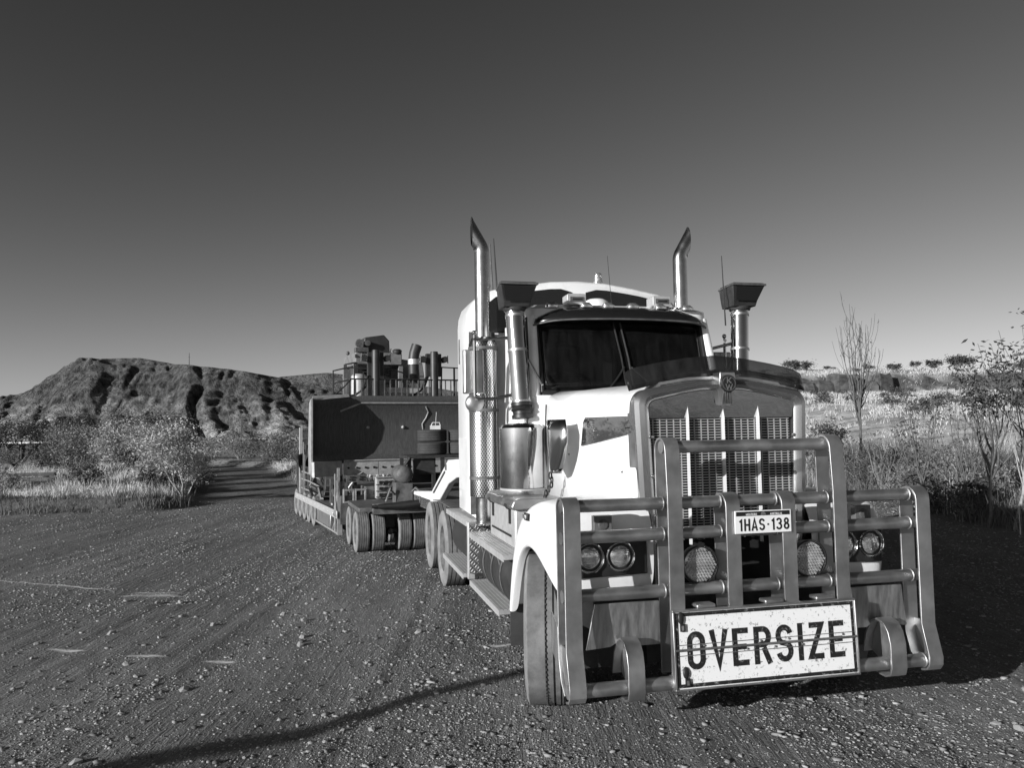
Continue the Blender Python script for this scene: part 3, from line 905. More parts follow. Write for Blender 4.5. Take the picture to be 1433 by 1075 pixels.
# tall dry weeds along the foot of the bank
P = scatter(1500, 7.4, 13, 11, 27, 11, lambda x, y, r: (bank_s(x, y) > -.05 + .5 * r.random(len(x))) & (x / y < .95) & (x / y > .2) & (fbm(x * .6, y * .6, 2, 75) > .42))
grass('tall_weeds', P[::2], .35, .85, 14, .012, M_grass, 12, .6, spread=.14)
P = scatter(2200, 7.2, 14, 11, 30, 13, lambda x, y, r: (bank_s(x, y) > .1) & (x / y < .95) & (x / y > .2) & (fbm(x * .6, y * .6, 2, 75) <= .62))
grass('tall_weeds', P, .30, .85, 18, .014, M_grassdull, 14, .8, spread=.15)

# ---- trees and shrubs left of the road
GL = 'trees on the grassy mound left of the road'
plant('gum_tree', 'nearest round-crowned little tree at the road corner, pale forked trunk bare below the leaves', 'tree', (-9.2, 22.0), 2.1, 1.05, 11, M_leafpale, M_barkpale, 4200, .075, 3, .30, .55, GL, fork=6, twig=.13)
plant('gum_tree', 'pale-leaved tree just behind and left of the road-corner tree', 'tree', (-11.7, 25.6), 2.0, .95, 12, M_leafpale, M_barkpale, 2600, .08, 3, .32, .5, GL, twig=.15)
plant('acacia_tree', 'wide open tree in the middle of the mound with pale feathery top', 'tree', (-15.6, 31.0), 2.25, 1.25, 13, M_leafpale, M_bark, 3200, .085, 4, .30, .6, GL, twig=.15)
plant('acacia_tree', 'bushy dull tree left of the pale feathery one, branching from the ground', 'tree', (-18.2, 33.0), 2.0, 1.2, 14, M_leaf, M_bark, 3200, .085, 5, .15, .7, GL, twig=.16)
plant('acacia_tree', 'low spreading dark tree near the fallen timber', 'tree', (-20.8, 36.5), 1.8, 1.4, 15, M_leafdark, M_bark, 3000, .09, 5, .12, .8, GL, twig=.17)
plant('acacia_tree', 'tall dark tree by the shipping container at the far left', 'tree', (-30.5, 48.5), 3.1, 2.2, 16, M_leafdark, M_bark, 3600, .12, 4, .2, .7, GL, twig=.15)
plant('acacia_tree', 'tallest tree behind the middle of the mound, broad dull crown', 'tree', (-25.0, 51.0), 3.6, 2.3, 17, M_leafdark, M_bark, 4200, .12, 4, .2, .6, GL, twig=.15)
plant('acacia_tree', 'dark tree behind the road-corner tree, its top level with the hill foot', 'tree', (-21.0, 47.0), 3.2, 2.0, 18, M_leafdark, M_bark, 4000, .12, 4, .2, .6, GL, twig=.15)
plant('acacia_tree', 'half-cut tree at the left edge of the picture', 'tree', (-31.2, 45.5), 2.7, 1.7, 19, M_leafdark, M_bark, 2800, .11, 4, .2, .6, GL, twig=.16)
plant('acacia_tree', 'grey bushy tree between the container and the feathery tree', 'tree', (-24.2, 43.0), 2.6, 1.7, 20, M_leaf, M_bark, 3400, .105, 5, .15, .7, GL, twig=.15)
plant('acacia_tree', 'dark bushy tree left of the tallest one at the back of the mound', 'tree', (-28.6, 53.0), 3.2, 2.2, 21, M_leafdark, M_bark, 3400, .12, 4, .15, .6, GL, twig=.15)
plant('acacia_tree', 'mottled tree close behind the pale-leaved one', 'tree', (-14.6, 33.8), 2.2, 1.2, 22, M_leafdark, M_bark, 2800, .09, 4, .2, .6, GL, twig=.16)
plant('acacia_tree', 'dense dull tree at the bend where the road goes behind the mound', 'tree', (-18.6, 42.5), 2.5, 1.5, 23, M_leafdark, M_bark, 3200, .1, 4, .2, .6, GL, twig=.16)
plant('acacia_tree', 'small dark tree low behind the feathery tree', 'tree', (-19.0, 39.0), 2.0, 1.3, 24, M_leafdark, M_bark, 2800, .1, 5, .15, .6, GL, twig=.16)
GS = 'low shrubs in the grass left of the road'
plant('shrub', 'low ragged shrub standing in front of the middle trees', 'shrub', (-13.4, 24.6), .75, .55, 31, M_leafdark, M_bark, 900, .07, 5, .1, .8, GS)
plant('shrub', 'leafy shrub right under the road-corner tree', 'shrub', (-10.2, 22.4), .7, .6, 32, M_leafdark, M_bark, 1200, .07, 5, .05, .9, GS)
plant('shrub', 'twiggy low shrub at the yard edge left of the picture', 'shrub', (-15.6, 24.0), .6, .6, 33, M_leaf, M_bark, 700, .06, 5, .1, .9, GS)
plant('shrub', 'dark shrub beside the steel drum', 'shrub', (-12.2, 29.6), .9, .8, 34, M_leafdark, M_bark, 1000, .08, 5, .1, .9, GS)
plant('shrub', 'grey shrub behind the wrecked machine parts at the left edge', 'shrub', (-24.0, 37.0), 1.1, .9, 35, M_leaf, M_bark, 1000, .09, 5, .1, .9, GS)
plant('shrub', 'dull shrub on the road verge below the road-corner tree', 'shrub', (-11.2, 25.0), .8, .7, 36, M_leaf, M_bark, 1000, .08, 5, .1, .9, GS)
GR = 'bushes beside the far stretch of road'
for i, (x, y, h, r, lm, lab) in enumerate([
        (-13.3, 44.5, 1.7, 1.3, M_leaf, 'left-hand bush beyond the bend, between the road and the white roof'),
        (-11.9, 42.0, 1.6, 1.25, M_leafdark, 'dark bush in the middle of the clump beyond the road bend'),
        (-10.3, 40.5, 1.5, 1.2, M_leaf, 'bush beyond the road bend nearest the trailer ramp'),
        (-9.6, 38.0, 1.0, .9, M_leafdark, 'low dark bush half hidden by the trailer ramp'),
        (-18.6, 53.5, 1.9, 1.6, M_leaf, 'farthest bush on the left verge where the road bends away'),
        (-15.6, 51.0, 2.0, 1.9, M_leafdark, 'dark bush far down the road, right of the bend'),
        (-12.6, 52.0, 2.1, 1.6, M_leaf, 'dull bush behind the dark one in the roadside clump')]):
    plant('bush', lab, 'bush', (x, y), h, r, 50 + i, lm, M_bark, 1800, .10, 5, .1, .8, GR, twig=.26)
# scrub plain towards the mountain: bushes too far off to tell apart
def plain_scrub():
    rng = np.random.default_rng(91)
    n = 900
    X = -260 + 300 * rng.random(n); Y = 75 + 360 * rng.random(n) ** .8
    k = (X / Y < .05) & (X / Y > -.85) & (road_dist(X, Y) > 4)
    X, Y = X[k], Y[k]; n = len(X)
    hh = 1.0 + 1.8 * rng.random(n)
    m = 90
    C = np.repeat(np.stack([X, Y, H(X, Y) + hh * .45], 1), m, 0)
    s = np.repeat(hh, m)[:, None]
    C = C + rng.normal(size=C.shape) * s * np.array([.42, .42, .24])
    V, F = quads(C, .42, rng, aspect=.6)
    stuff(mesh_np('scrubland', V, F, M_leaf))
plain_scrub()

# ---- saplings and scrub right of the truck
GP = 'saplings on the bank right of the truck'
wand_tree('bare_sapling', 'tall leafless sapling with upright wands, nearest the truck bonnet', 'sapling', (10.2, 23.0), 5.15, .62, 71, 12, .42, .045, M_barkdark, M_leafdark, 30, .10, .5, 6, (.0, .0), GP)
wand_tree('leafy_sapling', 'tallest leafy sapling near the right edge with long drooping leaves', 'sapling', (8.35, 13.9), 3.45, .85, 72, 11, .40, .036, M_barkdark, M_leafdark, 760, .105, .60, 5, (.10, 0), GP)
wand_tree('bare_sapling', 'thin sapling with a few leaves, midway between the bare wands and the leafy one', 'sapling', (8.15, 15.6), 3.25, .42, 73, 7, .30, .024, M_barkdark, M_leafdark, 110, .08, .45, 5, (-.05, 0), GP)
wand_tree('bare_sapling', 'forked twiggy sapling just left of the leafy tall one', 'sapling', (8.55, 14.9), 2.95, .55, 74, 8, .25, .022, M_barkdark, M_leafdark, 170, .08, .5, 5, (.05, 0), GP)
wand_tree('leafy_sapling', 'leafy sapling cut off by the right edge of the picture', 'sapling', (9.55, 14.7), 3.3, .75, 75, 9, .40, .032, M_barkdark, M_leafdark, 620, .105, .55, 5, (.0, 0), GP)
wand_tree('leaning_sapling', 'leaning pale stem at the right edge below the leafy crown', 'sapling', (8.55, 13.5), 2.4, .4, 76, 5, .55, .03, M_barkpale, M_leafdark, 60, .09, .6, 4, (.22, 0), GP)
wand_tree('bare_sapling', 'low bare multi-stemmed sapling in the weeds behind the right headlight', 'sapling', (8.9, 19.0), 2.2, .6, 77, 9, .15, .02, M_bark, M_leafdark, 60, .08, .4, 4, (0, 0), GP)
wand_tree('leafy_sapling', 'small leafy sapling on the bank between the bare wands and the thin sapling', 'sapling', (9.1, 18.0), 2.5, .55, 78, 8, .3, .022, M_barkdark, M_leafdark, 260, .085, .45, 4, (0, 0), GP)
GB = 'scrub on the bank right of the truck'
for i, (x, y, h, r, lm, n, lab) in enumerate([
        (8.95, 22.4, 2.05, .75, M_leafdark, 1500, 'dense dark bush whose leaves show right beside the grille surround'),
        (9.3, 20.4, 1.0, .7, M_leafdark, 900, 'leafy dark scrub at the foot of the tall bare sapling'),
        (8.75, 17.6, 1.15, .6, M_leaf, 900, 'upright twiggy bush behind the right end of the bull bar'),
        (8.5, 16.4, .95, .55, M_leafdark, 800, 'dark low bush right of the bull bar at the shadow edge'),
        (8.7, 15.0, .8, .5, M_leafdark, 700, 'small dark bush under the forked twiggy sapling'),
        (10.0, 17.8, 1.1, .8, M_leaf, 900, 'dull bush up the bank between two bare saplings'),
        (9.6, 19.3, .9, .7, M_leafdark, 700, 'dark tuft-like bush halfway up the bank'),
        (9.5, 15.6, .8, .6, M_leaf, 600, 'grey scrub behind the leafy tall sapling')]):
    plant('scrub_bush', lab, 'bush', (x, y), h, r, 90 + i, lm, M_bark, n, .075, 6, .05, .7, GB, twig=.22, bare=(i in (2, 5)))
GH = 'dark shrubs dotted over the right-hand slope'
def slope_shrubs():
    rng = np.random.default_rng(5)
    P = scatter(150, 12, 75, 28, 92, 15, lambda x, y, r: (bank_s(x, y) > 3) & (x / y < .70) & (x / y > .33))[:34]
    base = None
    for i, (x, y) in enumerate(P):
        if base is None:
            base = plant('slope_shrub', 'small dark shrub in the pale hummock grass on the right-hand slope', 'shrub', (x, y), .8, .75, 120, M_leafdark, M_bark, 420, .13, 5, .05, .9, GH, twig=.3)
        else:
            k = .7 + .7 * rng.random()
            copy_part(base, None, (x, y, float(H(x, y)) - .03), rng.random() * 6.28, (k, k, k * .8))
slope_shrubs()
GK = 'bushes along the skyline of the right-hand ridge'
def ridge_bushes():
    rng = np.random.default_rng(6)
    base = None
    for i in range(26):
        y = 104 + 15 * rng.random(); x = y * (.345 + .37 * (i + 2.5 * rng.random()) / 27)
        if base is None:
            base = plant('ridge_bush', 'small bush standing on the skyline above the dark rock ledge', 'bush', (x, y), 1.5, 1.1, 130, M_leafdark, M_bark, 420, .24, 3, .35, .8, GK, twig=.26)
        else:
            k = .35 + .85 * rng.random() ** 1.8
            copy_part(base, None, (x, y, float(H(x, y)) - .05), rng.random() * 6.28, (k * (.9 + .9 * rng.random()), k * 1.2, k * (.7 + .6 * rng.random())))
ridge_bushes()

# dark outcrop of the rock ledge: broken blocks standing proud of the slope
def ledge():
    rng = np.random.default_rng(8)
    mb = MB()
    xs = 34.0
    while xs < 80:
        w = 1.6 + 3.4 * rng.random()
        y = 95 + 9 * (float(vnoise(np.array(xs * .06), np.array(0.), 21)) - .5) + 3 * (float(vnoise(np.array(xs * .25), np.array(0.), 22)) - .5)
        z = float(H(xs, y - 1.0)); hgt = 1.4 + 1.0 * rng.random()
        if rng.random() < .86:
            ring0 = []; ring1 = []; ring2 = []
            for k in range(9):
                a = 2 * pi * k / 9; q = .8 + .4 * rng.random()
                cx, cy = cos(a) * w * .62 * q, sin(a) * 1.5 * q
                ring0.append((xs + cx, y + .5 + cy, z - .6)); ring1.append((xs + cx * .98, y + .5 + cy * .95, z + hgt * (.55 + .2 * rng.random()))); ring2.append((xs + cx * .8, y + .7 + cy * .75, z + hgt * (.9 + .2 * rng.random())))
            mb.rings([ring0, ring1, ring2])
        xs += w * (.8 + .3 * rng.random())
    return struct(mb.build('rock_ledge', M_rock, None, sharp=25))
ledge()

# ------------------------------------------------------------------ the prime mover (local axes: x across the front, y towards the tail, z up)
M_satin = mat('satin_alloy', 0.72, 0.30, 1.0, var=0.05, scale=6)
M_gmesh = mat('grille_wire', 0.42, 0.5, 0.35, var=0.1, scale=9)
M_void2 = mat('dark_engine_steel', 0.02, 0.8, v2=0.05, scale=5)  # very dark mottled grey for axles, engine block and dashboard
TR = thing('prime_mover', 'white bonneted truck with bull bar, twin exhaust stacks and an OVERSIZE board, parked on gravel', 'truck', (1.4571, 4.7353, 0), 0.2266)

# ---- chassis
for s in (-1, 1):
    mb = MB(); mb.box(s * .43 - .04, s * .43 + .04, .55, 7.3, .60, .86)
    mb.build('chassis_rail', M_darksteel, TR, bevel=.006)
for y in (.9, 5.1, 6.4):
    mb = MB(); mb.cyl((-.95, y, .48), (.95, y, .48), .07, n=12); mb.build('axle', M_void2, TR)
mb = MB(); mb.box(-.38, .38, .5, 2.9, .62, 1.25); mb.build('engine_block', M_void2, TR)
mb = MB(); mb.lathe([(0, .55), (.05, .56), (.05, .50)], (0, 5.75, .95), n=28); mb.box(-.4, .4, 5.3, 6.2, .86, .95)
mb.build('fifth_wheel', M_steel, TR)

# ---- wheels
def tyre(R, w, rim, name, parent, loc, mats=(M_rubber, M_rubber_side), n=44, rimmat=M_rim, ribs=4, edges=None):
    mb = MB(); h = w / 2; s = R / .48
    side = [(-h * .80, rim), (-h * .99, rim + .25 * (R - rim)), (-h, rim + .55 * (R - rim)), (-h * .93, R - .03 * s), (-h * .84, R - .006 * s)]
    tread = [(-h * .84, R - .006 * s)]
    for k in range(ribs):
        x0 = -h * .80 + k * (h * 1.6 / ribs); x1 = x0 + h * 1.6 / ribs - .016 * s
        if edges: x0, x1 = edges[k]
        tread += [(x0, R), (x1, R), (x1 + .003, R - .013 * s), (x1 + .013 * s, R - .013 * s)]
    tread += [(h * .84, R - .006 * s)]
    mb.cur = 1; mb.lathe(side, (0, 0, 0), (1, 0, 0), n, False)
    mb.lathe([(-a, b) for a, b in side], (0, 0, 0), (1, 0, 0), n, False)
    mb.cur = 0; mb.lathe(tread, (0, 0, 0), (1, 0, 0), n, False)
    t = mb.build(name, list(mats), parent, sharp=30)
    t.location = loc
    mb = MB()
    mb.lathe([(-h * .82, rim + .012), (-h * .86, rim - .004), (-h * .55, rim - .03), (-h * .30, rim - .06), (-h * .34, rim * .45), (-h * .7, rim * .42), (-h * .78, rim * .25), (-h * .78, 0)], (0, 0, 0), (1, 0, 0), 32, False)
    mb.lathe([(h * .82, rim + .012), (h * .84, rim - .004), (h * .5, rim - .03), (h * .1, rim * .5), (h * .1, 0)], (0, 0, 0), (1, 0, 0), 32, False)
    for k in range(10):
        a = 2 * pi * k / 10
        mb.cyl((-h * .30, cos(a) * rim * .62, sin(a) * rim * .62), (-h * .48, cos(a) * rim * .62, sin(a) * rim * .62), .014 * s, n=6)
    mb.build('rim', rimmat, t, sharp=30)
    return t
STEER = -.29                                        # the front wheels are turned
W1 = tyre(.485, .27, .285, 'wheel', TR, (-1.075, .90, .475), ribs=4, edges=[(-.108, .0), (.016, .048), (.062, .090), (.100, .110)])
mb = MB()
for k in range(84):
    a = 2 * pi * k / 84; mb.obox((.0045, .4845 * cos(a), .4845 * sin(a)), (.009, .012, .016), Matrix.Rotation(a - pi / 2, 3, 'X'))
stuff(mb.build('tread_notches', M_rubber_dark, W1, smooth=False))
W1.rotation_euler = (0, 0, STEER)
copy_part(W1, TR, (1.075, .90, .475), pi + STEER)
W0 = tyre(.445, .26, .265, 'wheel', TR, (-1.085, 5.1, .435))
for y in (5.1, 6.4):
    for s in (-1, 1):
        for x in (1.085, .765):
            if (y, s, x) == (5.1, -1, 1.085): continue
            copy_part(W0, TR, (s * x, y, .435), 0 if s < 0 else pi)

# ---- bonnet
def half_sec(v, hw, wc, wsh, low):
    L = [(0, wc), (.22, wc - .008), (.42, wsh + (wc - wsh) * .55), (hw - .13, wsh + .012), (hw - .05, wsh - .02), (hw - .008, wsh - .075), (hw, wsh - .16), (hw, 1.75), (hw + .004, 1.55), (hw + .01, low)]
    return [(-a, v, b) for a, b in L[::-1]] + [(a, v, b) for a, b in L[1:]]
secs = [(.42, .590, 2.135, 2.045, 1.18), (.60, .605, 2.14, 2.055, 1.18), (1.0, .645, 2.15, 2.075, 1.18), (1.5, .705, 2.155, 2.10, 1.2), (1.97, .765, 2.155, 2.115, 1.2)]
mb = MB(); mb.rings([half_sec(*q) for q in secs], closed=False, cap=(False, False))
mb.build('bonnet', M_white, TR, sharp=60, solid=.015)
for s in (-1, 1):
    for y, z in ((.62, 1.52), (.62, 1.30), (1.5, 1.62), (1.86, 1.75), (1.86, 1.40)):
        mb = MB(); mb.sphere((s * (.612 + .105 * (y - .6)), y, z), .008, 8, 5); mb.build('rivet', M_darksteel, TR)
    mb = MB(); mb.tube([(s * .775, 1.93, 1.30), (s * .772, 1.93, 1.9), (s * .765, 1.93, 2.02)], .006, 5); mb.build('bonnet_seam', M_darksteel, TR)
# metal band round the front edge of the bonnet
mb = MB()
def grow(sec, d): return [(p[0] * (1 + d / .6), p[1], p[2] + d) for p in sec]
b0 = [p for p in half_sec(.405, .590, 2.135, 2.045, 1.9)]; b1 = [p for p in half_sec(.50, .598, 2.138, 2.05, 1.9)]
mb.rings([grow(b0, -.01), grow(b0, .006), grow(b1, .006)], closed=False, cap=(False, False))
for k in (-.5, -.36, -.2, .2, .36, .5):
    mb.sphere((k, .45, 2.135 - abs(k) ** 2 * .22 + .008), .007, 8, 5)
mb.build('bonnet_trim', M_alu, TR)
# smoked insect deflector on the band
mb = MB(); rows = []
for i in range(29):
    u = -.64 + 1.28 * i / 28
    zb = float(np.interp(abs(u), [0, .25, .45, .56, .64], [2.146, 2.128, 2.09, 2.065, 2.045]))
    zt = float(np.interp(abs(u), [0, .2, .4, .55, .61, .64], [2.285, 2.268, 2.235, 2.205, 2.185, 2.165]))
    rows.append([(u * .985, .42, zb), (u, .445, zb + (zt - zb) * .5), (u, .475, zt)])
mb.grid(rows)
mb.build('insect_deflector', M_tint, TR, solid=.004)

# ---- mudguards over the steering wheels
ST = [  # outer edge y, z, x; arch edge y, z, x; inner rise
    (.305, .755, 1.07, .41, .765, 1.115, 0), (.275, .98, 1.08, .415, .785, 1.13, 0), (.28, 1.16, 1.095, .44, .815, 1.15, 0), (.345, 1.275, 1.12, .50, .868, 1.17, .03), (.52, 1.345, 1.165, .60, .945, 1.19, .05),
    (.76, 1.345, 1.195, .76, 1.015, 1.2, .05), (.99, 1.275, 1.205, .95, 1.022, 1.205, .06), (1.17, 1.15, 1.21, 1.10, .955, 1.21, .08), (1.30, .96, 1.21, 1.22, .84, 1.21, .05), (1.40, .72, 1.21, 1.33, .66, 1.21, 0), (1.45, .50, 1.21, 1.40, .48, 1.21, 0)]
def mudguard(s):
    mb = MB(); rows = []
    for (y, z, x, ya, za, xa, dw) in ST:
        mix = lambda a, b, t: a + (b - a) * t
        rows.append([(s * .55, y + .0, z + dw * 1.1), (s * .78, y, z + dw * .75), (s * (x - .12), y, z + .01), (s * (x - .035), mix(y, ya, .03), mix(z, za, .02)), (s * mix(x, xa, .3), mix(y, ya, .18), mix(z, za, .18)),
                     (s * mix(x, xa, .7), mix(y, ya, .55), mix(z, za, .55)), (s * xa, mix(y, ya, .93), mix(z, za, .93)), (s * (xa - .012), ya, za), (s * (xa - .06), ya, za)])
    mb.grid(rows)
    g = mb.build('mudguard', M_white, TR, subd=2, solid=0)
    return g
for s in (-1, 1):
    g = mudguard(s)
    # dark inner liner that closes the wheel arch
    mb = MB()
    mb.rings([[(s * .60, 1.0 - .70 * cos(radians(a)), .42 + .66 * sin(radians(a))) for a in range(-5, 186, 19)], [(s * 1.12, 1.0 - .62 * cos(radians(a)), .42 + .60 * sin(radians(a))) for a in range(-5, 186, 19)]], closed=False, cap=(False, False))
    mb.build('arch_liner', M_void, g, solid=.01)
    mb = MB(); mb.strap([(1.44, .52), (1.46, .38), (1.45, .22)], *sorted((s * .95, s * 1.2)), .012); mb.build('mud_flap', M_rubber_dark, g)
    # side marker lamp and a small data plate
    mb = MB(); mb.obox((s * 1.214, .86, 1.225), (.012, .085, .05)); mb.cur = 1; mb.obox((s * 1.222, .86, 1.228), (.02, .06, .03))
    mb.build('side_marker', [M_black, M_lens], g, bevel=.004)
    mb = MB(); mb.obox((s * 1.145, .44, .985), (.004, .08, .065), Matrix.Rotation(s * -.42, 3, 'Z')); mb.build('maker_plate', M_darksteel, g)
    # headlamp panel
    mb = MB()
    mb.prism([(s * 1.055, .262, .905), (s * .60, .262, .915), (s * .60, .262, 1.15), (s * 1.065, .262, 1.15)], (0, .05, 0))
    hp = mb.build('headlamp_panel', M_black, TR, bevel=.006)
    for x in (.972, .775):
        mb = MB()
        mb.lathe([(0, .092), (-.012, .094), (-.018, .088), (-.012, .082), (.02, .074)], (s * x, .262, 1.028), (0, 1, 0), 30, False)
        mb.cur = 1
        mb.lathe([(.012, .080), (-.004, .060), (-.010, .03), (-.012, 0)], (s * x, .262, 1.028), (0, 1, 0), 24, False)
        for k in (-.035, .0, .035): mb.box(s * x - .05, s * x + .05, .2495, .2535, 1.028 + k, 1.028 + k + .006)
        mb.build('headlamp', [M_chrome, M_lens], hp)
    mb = MB(); mb.obox((s * .895, .245, 1.228), (.115, .05, .11)); mb.cur = 1; mb.lathe([(0, .035), (-.006, .03), (-.01, 0)], (s * .895, .22, 1.228), (0, 1, 0), 16)
    mb.build('turn_signal', [M_amber, M_steel], TR, bevel=.015)

# ---- radiator grille
def arch_outline(hb, hs, w0, ws, wc, rad, n=7):
    """outline in x, z: straight sides, rounded shoulders, crowned top"""
    R = [(hb, w0), (hs, ws - rad)]
    for i in range(1, n + 1):
        a = pi / 2 * i / n * .86
        R.append((hs - rad + rad * cos(a), ws - rad + rad * sin(a)))
    for k in (.66, .33): R.append(((hs - rad) * k * .95, wc - (wc - ws) * (k ** 2)))
    return [(-x, z) for x, z in R] + [(0, wc)] + [(x, z) for x, z in R[::-1]]
o_out = arch_outline(.555, .612, .62, 2.055, 2.125, .10); o_in = arch_outline(.468, .515, .70, 1.985, 2.055, .05)
mix2 = lambda A, B, t: [(a[0] + (b[0] - a[0]) * t, a[1] + (b[1] - a[1]) * t) for a, b in zip(A, B)]
mb = MB()
loop = lambda o, y: [(x, y, z) for x, z in o]
mb.rings([loop(o_out, .46), loop(o_out, .385), loop(mix2(o_out, o_in, .22), .355), loop(mix2(o_out, o_in, .55), .345), loop(mix2(o_out, o_in, .85), .36), loop(o_in, .375), loop(o_in, .43)], True, (False, False))
for s in (-1, 1):
    for z in (1.25, 1.5, 1.75): mb.sphere((s * .50, .365, z), .012, 8, 6)
mb.build('grille_surround', M_surround, TR, sharp=28)
mb = MB(); i_in = [(x, z) for x, z in o_in if z > 1.86]
mb.prism([(-.505, .385, 1.868)] + [(x, .372, z - .002) for x, z in i_in] + [(.505, .385, 1.868)], (0, .02, 0))
mb.build('grille_top_plate', M_plate, TR)
mb = MB()
z = 1.10
while z < 1.862:
    mb.box(-.492, .492, .398, .412, z, z + .0055); z += .0172
for k in range(21):
    x = -.48 + .96 * k / 20; mb.box(x - .0022, x + .0022, .400, .4105, 1.09, 1.865)
stuff(mb.build('grille_mesh', M_gmesh, TR, smooth=False))
mb = MB(); mb.box(-.56, .56, .47, .55, .62, 2.0); mb.build('radiator_core', M_void, TR)
for x in (-.25, 0, .25):
    mb = MB()
    a = [(x - .006, .392, 1.06), (x - .003, .352, 1.06), (x + .016, .392, 1.06)]; b = [(x - .006, .392, 1.87), (x - .003, .352, 1.87), (x + .016, .392, 1.87)]
    mb.rings([a, b], True, (True, False)); t = (x, .375, 1.955 if x else 1.93)
    mb.add(b + [t], [(0, 1, 3), (1, 2, 3), (2, 0, 3)])
    mb.build('grille_bar', M_barwhite, TR, smooth=False)
mb = MB()
mb.prism([(-.052, .30, 2.16), (.052, .30, 2.16), (.060, .30, 2.08), (.034, .30, 2.04), (.030, .33, 1.945), (-.030, .33, 1.945), (-.034, .30, 2.04), (-.060, .30, 2.08)], (0, .10, 0))
mb.cur = 1
mb.lathe([(0, .056), (-.014, .056), (-.016, .050)], (0, .30, 2.085), (0, 1, 0), 28)
for k in (-.018, -.006, .006, .018): mb.box(k - .0035, k + .0035, .291, .300, 1.955, 2.035)
badge = mb.build('radiator_badge', [M_satin, M_ink], TR, bevel=.003)
mb = MB(); mb.lathe([(-.0165, .047), (-.0175, .047), (-.0175, .042), (-.0165, .042)], (0, .30, 2.085), (0, 1, 0), 28, False); mb.build('badge_ring', M_steel, badge)
for ch, dz, wd in (('K', .020, .034), ('W', -.020, .046)):
    mb = MB(); lettering(ch, .036, wd, .2, mb); l = mb.build('lettering', M_alu, badge, smooth=False); l.location = (0, .2835, 2.085 + dz)

# ---- bull bar: flat straps bent over round tubes
mb = MB(); mb.prism([(-1.06, .32, .36), (1.06, .32, .36), (1.07, .30, .77), (-1.07, .30, .77)], (0, .10, 0)); mb.box(-.46, -.40, .15, .6, .5, .62); mb.box(.40, .46, .15, .6, .5, .62)
BB = mb.build('bull_bar', M_darksteel, TR)
def top_arc(y0, y1, z, r, n=8):
    return [((y0 + y1) / 2 + r * cos(radians(a)), z - r + r * sin(radians(a))) for a in [0 + 180 * i / n for i in range(n + 1)]]
def post(u0, u1, ztop, zlow, kick, lean=0.0):
    r = .075
    P = ([(.045, .30), (.11, .36)] if kick else []) + [(.15, zlow + .06)] + [(y + (lean if z > 1.45 else 0), z) for y, z in top_arc(0, .15, ztop, r)]
    if ztop > 1.5: P += [(lean * .1, 1.40)]
    if kick: P += [(0, .555), (-.012, .51), (-.055, .36), (-.052, .315), (-.03, .285), (.02, .272)]
    else: P += [(0, zlow)]
    mb = MB(); mb.strap(P, u0, u1, .013); return mb.build('post', M_alu, BB, sharp=30, bevel=.002)
post(-1.21, -1.11, 1.405, .42, True); post(1.11, 1.21, 1.405, .42, True)
post(-.575, -.482, 1.742, .29, False, .02); post(.522, .615, 1.742, .29, False, .02)
post(-.205, -.112, 1.405, .55, False); post(.165, .258, 1.405, .55, False)
for s in (-1, 1):
    mb = MB(); mb.prism([(s * 1.195, .0, .56), (s * 1.195, .145, .56), (s * 1.195, .145, .48), (s * 1.195, .04, .30), (s * 1.195, -.045, .31), (s * 1.195, -.05, .36)], (-s * .012, 0, 0)); mb.build('gusset', M_alu, BB, bevel=.002)
for x in (-.815, .89):  # plate added inside each tow strap to stop sunlight streaking through
    mb = MB(); mb.prism([(x, .19, .37), (x, .16, .48), (x, .115, .555), (x, .06, .582), (x, .0, .565), (x, -.04, .46), (x, -.05, .32), (x, .0, .27)], (.012, 0, 0)); mb.build('gusset', M_alu, BB)
def bar(z, a, b, y=.075, r=.037):
    mb = MB(); mb.cyl((a, y, z), (b, y, z), r, n=20)
    for x in (-1.11, -.578, -.479, -.208, -.109, .162, .261, .519, .618, 1.107):          # weld beads where the tube meets the straps
        if a < x < b and z < 1.5: mb.lathe([(x - .006, r), (x - .003, r + .005), (x + .003, r + .005), (x + .006, r)], (0, y, z), (1, 0, 0), 20, False)
    return mb.build('bar', M_alu, BB)
bar(1.690, -.568, .608, .092, .038)
for z in (1.358, 1.178, .846): bar(z, -1.205, 1.205)
bar(.335, -1.205, 1.205, .0, .040)
for u0, u1 in ((-.865, -.765), (.835, .945)):
    mb = MB(); mb.strap([(.20, .36), (.17, .48), (.12, .565), (.06, .592), (.0, .575), (-.035, .53), (-.055, .46), (-.06, .32), (-.045, .275), (0, .258), (.06, .262)], u0, u1, .014)
    mb.build('tow_strap', M_alu, BB, bevel=.002)
for s in (-1, 1):
    a, b = (1.0, .595) if s < 0 else (1.06, .655)
    mb = MB(); mb.prism([(s * a, .10, .785), (s * b, .10, .785), (s * (b - .01), .125, .525), (s * (b + .16), .125, .525), (s * (b + .23), .122, .57), (s * (a - .10), .125, .53), (s * (a + .05), .125, .52)], (0, .012, 0))
    mb.build('stone_guard', M_alu_dull, BB, bevel=.003)
    mb = MB(); mb.prism([(s * 1.20, .16, .66), (s * 1.20, .30, .72), (s * 1.20, .30, .50), (s * 1.20, .16, .42)], (s * .01, 0, 0)); mb.build('end_plate', M_alu_dull, BB, bevel=.003)
